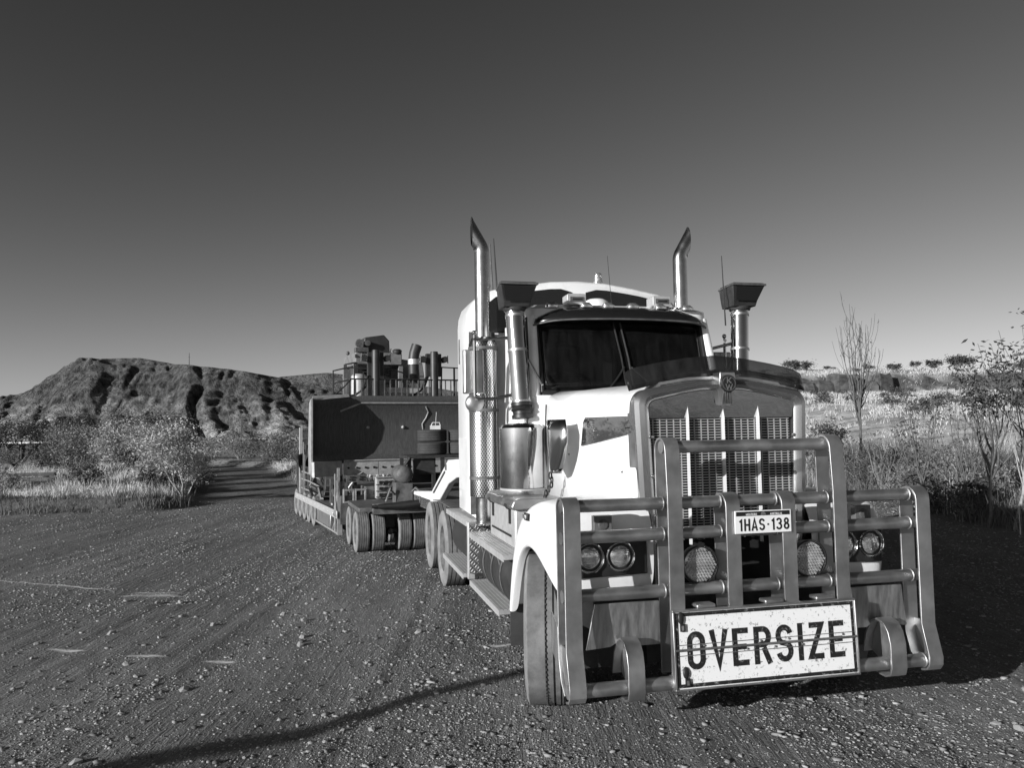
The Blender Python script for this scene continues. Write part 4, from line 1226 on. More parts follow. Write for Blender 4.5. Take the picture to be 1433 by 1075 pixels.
for x in (-.345, .39):
    mb = MB()
    mb.lathe([(.12, .02), (.11, .07), (.05, .108), (0, .118), (-.012, .118), (-.016, .108), (-.004, .102)], (x, .075, .985), (0, 1, 0), 30, False)
    mb.cur = 1
    mb.lathe([(-.004, .104), (-.014, .07), (-.018, .03), (-.019, 0)], (x, .075, .985), (0, 1, 0), 26, False)
    for i in range(-5, 6):
        for j in range(-5, 6):
            px, pz = i * .0185 + (j % 2) * .009, j * .0175
            if px * px + pz * pz < .0088: mb.obox((x + px, .058 + .16 * (px * px + pz * pz), .985 + pz), (.0125, .012, .011), Matrix.Rotation(.78, 3, 'Y'))
    mb.cur = 0; mb.box(x - .02, x + .02, .08, .11, .86, .88)
    mb.build('spotlight', [M_black, M_lensrib], BB)
# number plate
mb = MB(); mb.box(-.186, .186, -.004, .004, -.067, .067); mb.cur = 1; mb.box(-.178, .178, -.0055, -.003, .036, .062)
NP = mb.build('number_plate', [M_paper, M_ink], BB, bevel=.002); NP.location = (.030, -.016, 1.236)
NP.rotation_euler = (0, 0, 0)
mb = MB(); lettering('1HAS', .072, .168, .15, mb); o = mb.build('lettering', M_ink, NP, smooth=False); o.location = (-.076, -.0045, -.016)
mb = MB(); lettering('138', .072, .118, .15, mb); o = mb.build('lettering', M_ink, NP, smooth=False); o.location = (.112, -.0045, -.016)
mb = MB(); lettering('.', .072, .010, .15, mb); o = mb.build('lettering', M_ink, NP, smooth=False); o.location = (.030, -.0045, -.016)
for txt, x, wd in (('WESTERN', -.078, .072), ('AUSTRALIA', .085, .080)):
    mb = MB(); lettering(txt, .012, wd, .2, mb, .0005); o = mb.build('lettering', M_paper, NP, smooth=False); o.location = (x, -.006, .045)
mb = MB(); mb.prism([(-.018, -.0068, .038), (-.012, -.0068, .054), (0, -.0068, .061), (.012, -.0068, .055), (.019, -.0068, .040), (0, -.0068, .036)], (0, .001, 0)); mb.build('plate_emblem', M_alu, NP)
# the OVERSIZE board
mb = MB()
mb.box(-.59, .59, -.012, .012, -.215, .215)
mb.cur = 1
for x0, x1, z0, z1 in ((-.60, .60, .214, .225), (-.60, .60, -.225, -.214), (-.60, -.589, -.214, .214), (.589, .60, -.214, .214)): mb.box(x0, x1, -.022, .014, z0, z1)
OS = mb.build('oversize_board', [M_signwhite, M_alu], BB, bevel=.003)
OS.location = (.018, -.034, .527); OS.rotation_euler = (-.053, 0, 0)
mb = MB()
for x0, x1, z0, z1 in ((-.584, .584, .188, .209), (-.584, .584, -.209, -.188), (-.584, -.564, -.188, .188), (.564, .584, -.188, .188)): mb.box(x0, x1, -.0135, -.0122, z0, z1)
mb.build('board_border', M_signink, OS)
mb = MB(); lettering('OVERSIZE', .216, 1.03, .15, mb, .002); o = mb.build('lettering', M_signink, OS, smooth=False); o.location = (-.002, -.0122, -.006)
mb = MB(); mb.cyl((-.59, -.018, .0), (.59, -.018, .0), .007, n=10); mb.box(-.575, .575, -.0152, -.0138, .026, .030); mb.box(-.575, .575, -.0152, -.0138, -.034, -.030)
for k in range(12): mb.sphere((-.5 + k * .0909, -.0145, .018 if k % 2 else -.02), .007, 8, 5)
mb.build('hinge', M_steel, OS)
for x, z in ((-.548, .150), (-.532, -.155)):
    mb = MB(); mb.rings([[(x + r * .55 * cos(2 * pi * k / 12), y, z + .03 + r * sin(2 * pi * k / 12)) for k in range(12)] for r, y in ((.034, -.0125), (.034, -.020), (.024, -.025))])
    mb.box(x - .006, x + .022, -.024, -.0125, z - .045, z - .002); mb.cur = 1; mb.box(x + .0, x + .014, -.0255, -.0238, z - .038, z - .012)
    mb.build('latch', [M_black, M_alu], OS)
for x in (-.36, .08, .42):
    mb = MB(); mb.box(x - .06, x + .06, -.03, .05, .752, .775); mb.build('board_bracket', M_alu, BB, bevel=.008)

# ---- cab
def rrect(hw, y0, y1, z, r=.09, n=4):
    P = []
    for cx, cy, a0 in ((hw - r, y1 - r, 0), (-hw + r, y1 - r, 90), (-hw + r, y0 + r, 180), (hw - r, y0 + r, 270)):
        for i in range(n + 1):
            a = radians(a0 + 90 * i / n); P.append((cx + r * cos(a), cy + r * sin(a), z))
    return P
mb = MB()
mb.rings([rrect(.90, 1.90, 3.02, .98), rrect(.90, 1.93, 3.02, 1.6), rrect(.88, 1.985, 3.02, 2.10)])
CB = mb.build('cab', M_white, TR, sharp=45)
mb = MB(); mb.rings([rrect(.84, 2.15, 3.02, 2.77, .12), rrect(.84, 2.16, 3.02, 2.86, .12), rrect(.76, 2.28, 2.95, 2.915, .12)]); mb.build('cab_roof', M_white, TR, sharp=50)
mb = MB(); mb.box(-.86, .86, 2.97, 3.02, 2.08, 2.80)
for s in (-1, 1):
    mb.prism([(s * .885, 2.70, 2.08), (s * .885, 2.97, 2.08), (s * .845, 2.97, 2.80), (s * .845, 2.70, 2.80)], (-s * .05, 0, 0))
mb.build('cab_rear_wall', M_white, TR)
for s in (-1, 1):
    mb = MB(); mb.tube([(s * .83, 2.03, 2.08), (s * .815, 2.11, 2.42), (s * .80, 2.215, 2.79)], [.045, .042, .04], 10); mb.build('windscreen_pillar', M_white, TR)
    mb = MB(); mb.grid([[(s * .862, 2.08, 2.12), (s * .862, 2.72, 2.12)], [(s * .822, 2.26, 2.78), (s * .822, 2.72, 2.78)]]); mb.build('side_window', M_glass, TR, solid=.006)
    mb = MB(); mb.tube([(s * .872, 2.06, 2.10), (s * .83, 2.25, 2.785), (s * .83, 2.71, 2.785), (s * .872, 2.71, 2.10), (s * .872, 2.06, 2.10)], .016, 8); mb.build('window_rubber', M_black, TR)
    # door: a panel standing just proud of the cab side
    mb = MB(); mb.prism([(s * .902, 2.06, 1.02), (s * .902, 2.72, 1.02), (s * .892, 2.72, 2.06), (s * .892, 2.06, 2.06)], (s * .012, 0, 0)); dr = mb.build('cab_door', M_white, TR, bevel=.008)
    mb = MB(); mb.obox((s * .922, 2.62, 1.55), (.02, .13, .04)); mb.build('handle', M_chrome, dr, bevel=.006)
# windscreen
def ws_pt(a, b):
    u = a * (.765 + .005 * b); bow = .07 * (1 - a * a)
    return (u, 2.03 + .175 * b - bow, 2.125 + .635 * b + .03 * (1 - a * a) * (b - .2))
mb = MB(); mb.grid([[ws_pt(-1 + 2 * i / 16, j / 6) for i in range(17)] for j in range(7)]); WS = mb.build('windscreen', M_glass, TR, solid=.006)
ed = [ws_pt(-1 + 2 * i / 12, 0) for i in range(13)] + [ws_pt(1, j / 4) for j in range(1, 5)] + [ws_pt(1 - 2 * i / 12, 1) for i in range(1, 13)] + [ws_pt(-1, 1 - j / 4) for j in range(1, 5)]
mb = MB(); mb.tube(ed, .022, 8); mb.build('windscreen_rubber', M_black, WS)
for s, tx in ((-1, -.06), (1, .02)):
    mb = MB(); q = lambda a, b: Vector(ws_pt(a, b)) + Vector((0, -.022, 0))
    mb.tube([q(s * .30, .0), q(s * .16, .18), q(tx, .33)], .009, 6); mb.tube([q(tx * 1.0, .04), q(tx + s * .0 - .02, .45), q(tx - .07, .93)], .008, 6)
    mb.build('wiper', M_black if s < 0 else M_darksteel, WS)
# inside the cab
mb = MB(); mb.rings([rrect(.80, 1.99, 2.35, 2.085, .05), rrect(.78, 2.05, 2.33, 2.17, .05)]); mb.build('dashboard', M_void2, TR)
for s in (-1, 1):
    mb = MB(); mb.box(s * .42 - .25, s * .42 + .25, 2.45, 2.9, 1.95, 2.1); mb.box(s * .42 - .25, s * .42 + .25, 2.80, 2.93, 2.1, 2.62); mb.box(s * .42 - .14, s * .42 + .14, 2.81, 2.91, 2.62, 2.76)
    mb.build('seat', M_seat, TR, bevel=.04)
mb = MB(); cw = Vector((-.42, 2.36, 2.22)); ax = Vector((0, -.55, .83)).normalized(); e1 = Vector((1, 0, 0)); e2 = ax.cross(e1)
mb.tube([cw + (e1 * cos(2 * pi * k / 24) + e2 * sin(2 * pi * k / 24)) * .21 for k in range(25)], .014, 8, False)
for k in range(3): mb.tube([cw, cw + (e1 * cos(2.1 * k + .5) + e2 * sin(2.1 * k + .5)) * .21], .01, 6)
mb.build('steering_wheel', M_black, TR)
# sun visor
mb = MB(); rows = []
for i in range(29):
    a = -1 + 2 * i / 28; e = abs(a) ** 8
    u = a * .83; y = 1.965 + .10 * a * a + .14 * e; z0 = 2.735 + .012 * (1 - a * a) - .035 * e
    rows.append([(u, y, z0), (u * .998, y - .004, z0 + .022), (u * .985, y + .03, z0 + .075 - .02 * e), (u * .95, y + .13, z0 + .125 - .05 * e), (u * .92, y + .26, z0 + .145 - .06 * e)])
mb.grid(rows); mb.build('sun_visor', M_blackgloss, TR, solid=.012, sharp=60)
mb = MB(); mb.tube([(a * .835 / 14, 1.956 + .10 * (a / 14) ** 2 + .14 * abs(a / 14) ** 8, 2.735 + .012 * (1 - (a / 14) ** 2) - .035 * abs(a / 14) ** 8) for a in range(-14, 15)], .009, 6); mb.build('visor_edge', M_steel, TR)
for x in (-.64, -.33, -.13, .10, .36, .62):
    mb = MB(); mb.rings([rrect(.055, 2.10, 2.19, 0, .03), rrect(.055, 2.10, 2.19, .02, .03), rrect(.03, 2.12, 2.17, .045, .02)]); o = mb.build('marker_lamp', M_lens, TR); o.location = (x, 0, 2.872 - .02 * x * x)
for x in (-.41, .385):
    mb = MB(); mb.rings([[(sx * (.085 + .0), y, 2.945 + sz * .048) for sx, sz in ((-1, -.8), (-.85, -1), (.85, -1), (1, -.8), (1, .8), (.85, 1), (-.85, 1), (-1, .8))] for y in (2.15, 2.30)])
    mb.box(-.03, .03, 2.2, 2.28, 2.86, 2.90)
    mb.cur = 1; mb.box(-.062, .062, 2.143, 2.1505, 2.922, 2.966); mb.cur = 2; mb.box(-.045, .045, 2.138, 2.144, 2.936, 2.952)
    o = mb.build('roof_light', [M_plank, M_steel, M_black], TR, bevel=.006); o.location = (x, 0, 0)
mb = MB(); mb.lathe([(0, .125), (.07, .122), (.11, .108), (.13, .07), (.137, 0)], (-.07, 2.62, 2.90), n=28); mb.build('roof_dome', M_white, TR, sharp=60)

# ---- sleeper behind the cab
def sl_sec(y, k=1.0, dz=0):
    R = [(1.13, .98), (1.13, 2.0), (1.13, 2.92), (1.12, 3.03), (1.085, 3.13), (1.02, 3.20), (.90, 3.245), (.6, 3.30), (.3, 3.345)]
    L = [(-a * k, y, 1.0 + (b - 1.0) * 1 + dz) for a, b in R] + [(0, y, 3.36 + dz)] + [(a * k, y, b + dz) for a, b in R[::-1]]
    return L
mb = MB(); mb.rings([sl_sec(3.36, .965, -.03), sl_sec(3.39, .99, -.006), sl_sec(3.45), sl_sec(4.22, 1, .015), sl_sec(4.29, .985, -.01), sl_sec(4.32, .95, -.05)])
SL = mb.build('sleeper', M_white, TR, sharp=50)
def roof_panel(x0, x1, n=8):
    top = lambda x: float(np.interp(abs(x), [0, .3, .6, .9, 1.02], [3.27, 3.26, 3.22, 3.16, 3.09]))
    P = [(x0, 3.352, 2.80)] + [(x0 + (x1 - x0) * i / n, 3.352, top(x0 + (x1 - x0) * i / n) - (.035 if i in (0, n) else 0)) for i in range(n + 1)] + [(x1, 3.352, 2.80)]
    mb = MB(); mb.prism(P, (0, .012, 0)); return mb.build('roof_window', M_blackgloss, SL)
roof_panel(-.99, -.075); roof_panel(.075, .99)
for s in (-1, 1):
    mb = MB(); mb.box(s * 1.131 - .004, s * 1.131 + .004, 4.08, 4.14, 2.55, 2.82); mb.build('side_vent', M_steel, SL, bevel=.003)
    mb = MB(); mb.box(s * 1.131 - .003, s * 1.131 + .003, 3.6, 4.2, 1.2, 1.75); mb.build('locker_door', M_white, SL, bevel=.003)
mb = MB(); mb.lathe([(0, .05), (.02, .055), (.025, .048), (.10, .045), (.115, .03), (.118, 0)], (.25, 3.46, 3.345), n=18); mb.build('beacon', M_lens, TR)
mb = MB(); mb.lathe([(0, .05), (.02, .055), (.025, .048), (.10, .045), (.115, .03), (.118, 0)], (-.93, 3.55, 3.22), n=18); mb.build('beacon', M_lens, TR)
for p0, p1, r in (((-.88, 3.5, 3.22), (-.90, 3.5, 3.74), .013), ((-.83, 3.5, 3.24), (-.86, 3.5, 3.80), .010), ((.235, 3.0, 2.9), (.10, 2.75, 3.48), .004), ((.945, 2.05, 2.72), (.90, 2.0, 3.34), .007)):
    mb = MB(); mb.tube([p0, p1], [r, r * .5], 6); mb.build('antenna', M_darksteel if r < .012 else M_steel, TR)

# ---- exhaust stacks
for s in (-1, 1):
    c = Vector((s * 1.05, 3.17, 0))
    mb = MB(); n = 24; rs = []
    for z, r in ((2.70, .073), (3.0, .073), (3.56, .073)): rs.append([c + Vector((.073 * cos(2 * pi * k / n), .073 * sin(2 * pi * k / n), z)) for k in range(n)])
    for t in (.25, .5, .75, 1.0):
        a = radians(30) * t; q = c + Vector((s * .16 * (1 - cos(a)), 0, 3.56 + .16 * sin(a)))
        rs.append([q + Vector((cos(a) * .073 * cos(2 * pi * k / n), .073 * sin(2 * pi * k / n), -s * sin(a) * .073 * cos(2 * pi * k / n))) for k in range(n)])
    d = Vector((s * sin(radians(30)), 0, cos(radians(30)))); cut = s * 1.150
    rs.append([p + d * ((cut - p.x) / d.x) for p in rs[-1]])
    inner = [[p + (Vector((c.x, c.y, p.z)) - p) * .04 for p in rs[-1]], [Vector((c.x + (p.x - c.x) * .9, c.y + (p.y - c.y) * .9, p.z)) for p in rs[2]]]
    mb.rings(rs, True, (True, False))
    mb.cur = 1; mb.rings([rs[-1]] + inner, True, (False, True))
    st = mb.build('exhaust_stack', [M_stack, M_void], TR, sharp=40)
    mb = MB(); mb.lathe([(1.05 + .13, .12), (1.19, .14), (2.66, .14), (2.72, .11), (2.73, .075)], c, n=40)
    mf = mb.build('muffler_shield', M_perf, st, origin=(c.x, c.y, 1.9)); mf.location = (c.x, c.y, 1.9)
    mb = MB(); mb.cyl(c + Vector((0, 0, .94)), c + Vector((0, 0, 1.19)), .088, n=28); mb.build('lower_pipe', M_stack, st)
    mb = MB(); mb.box(c.x - s * .02 - .13, c.x - s * .02 + .13, 3.315, 3.335, 1.0, 2.80)
    for z in (1.35, 2.0, 2.6): mb.lathe([(0, .146), (.03, .146)], c + Vector((0, 0, z)), n=36, cap=False)
    mb.build('muffler_bracket', M_steel, st)

# ---- outside air cleaners
for s in (-1, 1):
    b = Vector((s * .955 + (.08 if s > 0 else 0), 2.0, 0)); ph = Vector((s * .985 + (.12 if s > 0 else 0), 2.08, 2.82 + (.05 if s > 0 else 0))); pl = b + Vector((0, 0, 2.02))
    mb = MB(); mb.tube([pl, pl.lerp(ph, .6), ph], .079, 26)
    ai = mb.build('air_intake', M_chrome, TR)
    for t in (.02, .56, .93):
        mb = MB(); q = pl.lerp(ph, t); mb.cyl(q, q + (ph - pl).normalized() * .02, .083, n=26); mb.build('clamp_band', M_alu, ai)
    mb = MB(); dn = (pl - ph).normalized(); mb.lathe([(0, .088), (.03, .088), (.035, .078), (.06, .092), (.075, .078), (.10, .078), (.105, .088), (.13, .088)], pl + dn * -.02, dn, 24); mb.build('rubber_coupling', M_black, ai)
    # cleaner body
    mb = MB(); mb.lathe([(1.335, .15), (1.345, .185), (1.83, .185), (1.855, .165), (1.87, .09)], b, n=40); mb.cur = 1; mb.lathe([(1.325, .19), (1.34, .192)], b, n=40)
    mb.build('cleaner_canister', [M_chrome, M_plank], ai)
    # intake head: a flared box with a dark slanting mouth at the front
    h = ph + Vector((0, 0, .02)); mb = MB()
    R0 = [h + Vector((x, y, 0)) for x, y in ((-.11, -.09), (.11, -.09), (.11, .12), (-.11, .12))]
    R1 = [h + Vector((x, y, z)) for x, y, z in ((-.118, -.11, .05), (.118, -.11, .05), (.115, .13, .05), (-.115, .13, .05))]
    R2 = [h + Vector((x, y, z)) for x, y, z in ((-.158, -.18, .180), (.158, -.18, .180), (.12, .15, .180), (-.12, .15, .180))]
    R3 = [h + Vector((x, y, z)) for x, y, z in ((-.148, -.17, .198), (.148, -.17, .198), (.11, .14, .205), (-.11, .14, .205))]
    mb.rings([R0, R1, R2, R3]); mb.lathe([(-.03, .09), (0, .10), (.01, .085)], h, n=24)
    hd = mb.build('intake_head', M_darksteel, ai, bevel=.006)
    mb = MB(); e = Vector((0, -.016, -.004))
    mb.add([R1[0].lerp(R1[1], .07) + e, R1[0].lerp(R1[1], .93) + e, R2[1].lerp(R2[0], .08) + e + Vector((0, 0, -.02)), R2[0].lerp(R2[1], .08) + e + Vector((0, 0, -.02))], [(0, 1, 2, 3)])
    mb.build('intake_mouth', M_void, hd, smooth=False, solid=.004)
    mb = MB(); mb.tube(R2 + [R2[0]], .011, 6); mb.build('head_rim', M_steel, hd)
    mb = MB(); mb.tube([ph + Vector((-s * .06, .0, -.30)), (s * .84, 2.2, 2.52)], .014, 8); mb.tube([pl + Vector((-s * .05, 0, .12)), (s * .86, 2.05, 2.12)], .014, 8); mb.tube([ph + Vector((-s * .06, -.02, -.34)), (s * .80, 1.9, 2.18)], .012, 8); mb.build('intake_stay', M_chrome, ai)
    # polished guard on the rear corner of the bonnet
    mb = MB(); rows = []
    for (z, y0, y1) in ((1.885, 1.28, 1.74), (1.80, 1.24, 1.75), (1.70, 1.25, 1.73), (1.60, 1.30, 1.66), (1.52, 1.36, 1.58), (1.48, 1.40, 1.50)):
        rows.append([(s * (.80 + .07 * sin(pi * k / 6)), y0 + (y1 - y0) * k / 6, z) for k in range(7)])
    mb.grid(rows); mb.build('corner_guard', M_chrome, TR, solid=.006, sharp=60)
    # vent plate on the bonnet side
    mb = MB(); hx = lambda y: .60 + .103 * (y - .6) + .018
    pts = [(1.26, 1.685), (1.25, 1.70), (1.21, 1.86), (1.17, 1.895), (.44, 1.885), (.40, 1.86), (.39, 1.80), (.42, 1.78)]
    mb.prism([(s * hx(y), y, z) for y, z in pts], (s * .006, 0, 0)); vp = mb.build('vent_plate', M_plate, TR, bevel=.003)
    mb = MB()
    for k in range(9): mb.obox((s * (hx(1.08) + .009), 1.08, 1.735 + .0165 * k), (.006, .11, .005))
    for y, z in ((.5, 1.86), (.8, 1.872), (1.1, 1.878), (1.2, 1.72), (.95, 1.765), (.7, 1.80)): mb.sphere((s * (hx(y) + .008), y, z), .008, 8, 5)
    mb.box(s * (hx(.7) + .004), s * (hx(.7) + .012), .5, .98, 1.808, 1.815)
    mb.build('vent_louvres', M_steel, vp)
    # mirrors
    mb = MB(); mx = s * 1.235; my = 2.62
    mb.tube([(s * .99, 2.15, 2.60), (s * 1.12, 2.4, 2.62), (mx, my, 2.64)], .014, 8); mb.tube([(s * .96, 2.10, 2.12), (s * 1.12, 2.4, 2.09), (mx, my, 2.10)], .014, 8)
    mb.tube([(mx, my, 2.10), (mx - s * .0, my + .0, 2.12), (mx, my, 2.62)], .016, 8); mb.sphere((mx, my, 2.70), .022, 10, 8); mb.cyl((mx, my, 2.62), (mx, my, 2.70), .012, n=8)
    mr = mb.build('mirror_bracket', M_chrome, TR)
    mb = MB(); mb.rings([[(mx + s * .0 + a, my + .07 + y, z) for a, y in ((-.10, .01), (-.085, -.03), (.085, -.03), (.10, .01))] for z in (2.15, 2.17, 2.52, 2.55)]); mb.build('mirror', M_alu, mr, bevel=.01)
    mb = MB(); mb.sphere((mx, my + .02, 2.065), .085, 20, 12, (1, .55, 1)); mb.build('spot_mirror', M_alu, mr)

# ---- tanks, steps and boxes along both sides
for s in (-1, 1):
    mb = MB(); mb.box(s * .92 - .20, s * .92 + .20, 1.60, 2.56, .90, 1.20); 
    bx = mb.build('battery_box', M_plank, TR, bevel=.015)
    mb = MB(); mb.rings([[(s * .92 + a, y, z) for a, z in ((-.225, 1.20), (-.235, 1.225), (-.215, 1.27), (-.16, 1.285), (.16, 1.285), (.215, 1.27), (.235, 1.225), (.225, 1.20))] for y in (1.56, 2.62)]); mb.build('lid', M_alu, bx, bevel=.01)
    mb = MB()
    for y in (1.75, 2.40):
        mb.box(s * 1.125 - .008, s * 1.125 + .008, y - .02, y + .02, 1.08, 1.22); mb.tube([(s * 1.14, y - .03, 1.20), (s * 1.165, y, 1.23), (s * 1.14, y + .03, 1.20)], .01, 6)
    mb.box(s * 1.124 - .006, s * 1.124 + .006, 1.72, 2.45, .98, .995); mb.build('latch', M_black, bx)
    mb = MB(); mb.lathe([(1.52, .20), (1.54, .26), (1.60, .28), (2.78, .28), (2.82, .26), (2.84, .2)], (s * .915, 0, .665), (0, 1, 0), 36)
    ft = mb.build('fuel_tank', M_tankdark, TR, sharp=50)
    for y in (1.80, 2.15, 2.5):
        mb = MB(); mb.lathe([(y, .284), (y + .05, .284)], (s * .915, 0, .665), (0, 1, 0), 36, False); mb.tube([(s * 1.20, y + .16, .85), (s * 1.16, y + .02, .62)], .006, 5); mb.build('tank_strap', M_steel, ft)
    def plank(y0, y1, z, x0=1.0, x1=1.245):
        mb = MB(); a, b = sorted((s * x0, s * x1)); mb.box(a, b, y0, y1, z - .035, z - .003)
        n = 7
        for k in range(n):
            xx = x0 + (x1 - x0) * (k + .5) / n; p, q = sorted((s * (xx - .011), s * (xx + .011))); mb.box(p, q, y0 + .01, y1 - .01, z - .004, z + .002)
        a, b = sorted((s * x1, s * (x1 + .006))); mb.box(a, b, y0, y1, z - .05, z)
        return mb.build('step', M_plank, TR)
    plank(1.44, 2.92, .885); plank(1.62, 2.92, .447, 1.02)
    plank(3.26, 4.62, .945, 1.05, 1.215); plank(3.30, 4.70, .437, 1.02)
    mb = MB(); mb.box(s * 1.05 - .155, s * 1.05 + .155, 3.165, 3.19, .46, .93); mb.box(s * 1.03 - .175, s * 1.03 + .175, 3.0, 3.42, .925, .938); mb.build('checker_plate_box', M_check, TR)
    mb = MB(); a, b = sorted((s * 1.15, s * 1.215)); mb.box(a, b, 3.192, 3.26, .40, .94); mb.build('step_post', M_plank, TR, bevel=.004)
    mb = MB(); mb.lathe([(3.36, .20), (3.40, .25), (4.46, .25), (4.50, .2)], (s * .93, 0, .68), (0, 1, 0), 32); mb.build('rear_tank', M_tankdark, TR, sharp=50)
    mb = MB(); mb.strap([(4.60, .58), (4.61, .74), (4.66, .82), (4.78, .885), (5.2, .905), (6.3, .905), (6.76, .87), (6.90, .78), (6.94, .5)], *sorted((s * .58, s * 1.10)), .012); mb.build('drive_mudguard', M_steel, TR)
# catwalk and hoses behind the sleeper
mb = MB(); mb.box(-.8, .8, 4.4, 5.0, .88, .90); mb.build('catwalk', M_check, TR)
for k in range(4):
    mb = MB(); x = -.3 + .2 * k; mb.tube([(x, 4.34, 1.7), (x, 4.55, 1.35), (x + .05, 4.9, 1.2), (x + .02, 5.3, 1.3)], .016, 8); mb.build('air_hose', M_black, TR)
# chain hung on the corner of the bonnet
mb = MB(); cp = [Vector((-.86 + .02 * sin(k), 1.50 + .02 * k, 1.46 - .035 * k)) for k in range(8)]
for k, q in enumerate(cp):
    R = Matrix.Rotation(.5 + (k % 2) * 1.4, 3, 'Z')
    mb.tube([q + R @ Vector((.014 * cos(a), 0, .026 * sin(a))) for a in [2 * pi * j / 10 for j in range(11)]], .006, 6, False)
mb.build('safety_chain', M_darksteel, TR)

# ------------------------------------------------------------------ the dolly between truck and trailer
JP = thing('jeep_dolly', 'low multi-wheeled dolly with white gooseneck coupled behind the truck', 'dolly', (-.61, 12.70, 0), .315)
JW = tyre(.315, .205, .20, 'wheel', JP, (-1.82, .10, .305), n=32, ribs=5)
for y in (.10, 1.05):
    for sx in (-1, 1):
        for x in (1.82, 1.585, 1.175, .95):
            if (y, sx, x) == (.10, -1, 1.82): continue
            copy_part(JW, JP, (sx * x, y, .305), 0 if sx < 0 else pi)
for s in (-1, 1):
    for y in (.10, 1.05):
        mb = MB(); mb.cyl((s * .85, y, .305), (s * 1.9, y, .305), .05, n=10); mb.box(s * 1.38 - .07, s * 1.38 + .07, y - .02, y + .12, .25, .66); mb.lathe([(-.13, .03), (-.12, .05), (-.05, .06), (0, .06)], (s * 1.38, y, .30), (0, 1, 0), 8); mb.build('axle', M_darksteel, JP)
mb = MB(); mb.box(-1.9, 1.9, -.30, 1.5, .64, .70); mb.box(-1.7, 1.7, -.34, -.30, .60, .76); mb.box(-1.0, 1.0, -1.2, 1.6, .70, .86)
mb.build('deck', M_steel, JP, bevel=.006)
for s in (-1, 1):
    mb = MB(); mb.prism([(s * 1.0, .40, .665), (s * 1.0, .40, .885), (s * 1.0, -1.28, .99), (s * 1.0, -2.30, 1.46), (s * 1.0, -3.3, 1.50), (s * 1.0, -3.3, 1.28), (s * 1.0, -2.75, 1.25), (s * 1.0, -2.3, 1.15), (s * 1.0, -1.75, .89), (s * 1.0, -1.0, .725)], (-s * .09, 0, 0))
    ga = mb.build('gooseneck_arm', M_white, JP, bevel=.012)
    mb = MB(); mb.obox((s * 1.005, -.45, .81), (.02, .10, .10)); mb.obox((s * 1.004, -1.1, .80), (.014, .12, .02)); mb.tube([(s * 1.01, -1.45, .98), (s * 1.01, -2.15, 1.30)], .012, 6); mb.obox((s * 1.005, -2.2, 1.36), (.014, .06, .08)); mb.build('lamp_bracket', M_steel, ga)
mb = MB(); mb.box(-.9, .9, -3.25, -2.2, 1.27, 1.40); mb.box(-.45, .45, -2.95, -2.1, .96, 1.27); mb.build('neck_plate', M_darksteel, JP)
mb = MB(); mb.tube([(-1.62, -.36, .72), (-1.25, -.40, .73), (-.85, -.42, .76)], [.035, .06, .06], 12); mb.cyl((-1.72, -.36, .72), (-1.3, -.39, .73), .022, n=10); mb.build('hydraulic_ram', M_black, JP)
mb = MB(); mb.lathe([(-.16, .05), (-.14, .115), (-.10, .138), (.35, .138), (.4, .1)], (-1.15, .15, 1.17), (0, 1, 0), 28); mb.build('air_tank', M_steel, JP, sharp=50)
mb = MB(); mb.box(-1.28, -1.02, .05, .4, .70, 1.04); mb.tube([(-1.05, .1, .86), (-.98, .0, .96), (-.9, -.1, .88)], .02, 6); mb.tube([(-1.3, .1, .86), (-1.38, .0, .95), (-1.45, .0, .76)], .02, 6); mb.build('tank_stand', M_steel, JP)
mb = MB()
for x in (-.98, -.42, .35): 
    for y in (.55, 1.25): mb.box(x - .03, x + .03, y - .03, y + .03, .7, 1.42)
mb.box(-1.02, .42, .5, 1.3, 1.40, 1.45); mb.tube([(-.98, .5, 1.42), (-1.35, .5, .86)], .025, 6); mb.box(-.9, -.55, .56, .60, 1.14, 1.40)
mb.build('spare_rack', M_darksteel, JP)
# spare tyres lying flat on the rack
_s, _c = sin(.315), cos(.315)
def jw(x, y): return (-.61 + x * _c - y * _s, 12.70 + x * _s + y * _c)
first = None
for x, y, z, lab in ((-.52, .88, 1.452, 'lower tyre of the left pair of spares lying flat on the dolly rack'), (-.52, .88, 1.667, 'upper tyre of the left pair of spares lying flat on the dolly rack'),
                     (.0, .80, 1.452, 'lower tyre of the right pair of spares, half hidden by the sleeper cab'), (.0, .80, 1.667, 'upper tyre of the right pair of spares, half hidden by the sleeper cab')):
    wx, wy = jw(x, y)
    if first is None:
        first = tyre(.25, .205, .16, 'spare_tyre', None, (0, 0, 0), (M_rubber_dark, M_rubber_dark), n=32, ribs=4)
        sp = first
    else: sp = copy_part(first)
    sp.location = (wx, wy, z + .1075); sp.rotation_euler = (0, pi / 2, 0)
    tag(sp, lab, 'spare tyre', 'spare tyres stacked behind the truck')
mb = MB(); mb.box(-.09, .09, -.05, .05, 0, .07); mb.tube([(0, 0, .05), (.02, 0, .30)], .006, 5); mb.tube([(-.09, 0, .03), (-.05, 0, .12), (.07, 0, .12), (.09, 0, .03)], .008, 6)
bl = mb.build('tool_caddy', M_plank, None); x, y = jw(-.46, .88); bl.location = (x, y, 1.876); tag(bl, 'small pale metal bracket with an upright rod on top of the left spare tyres', 'bracket')

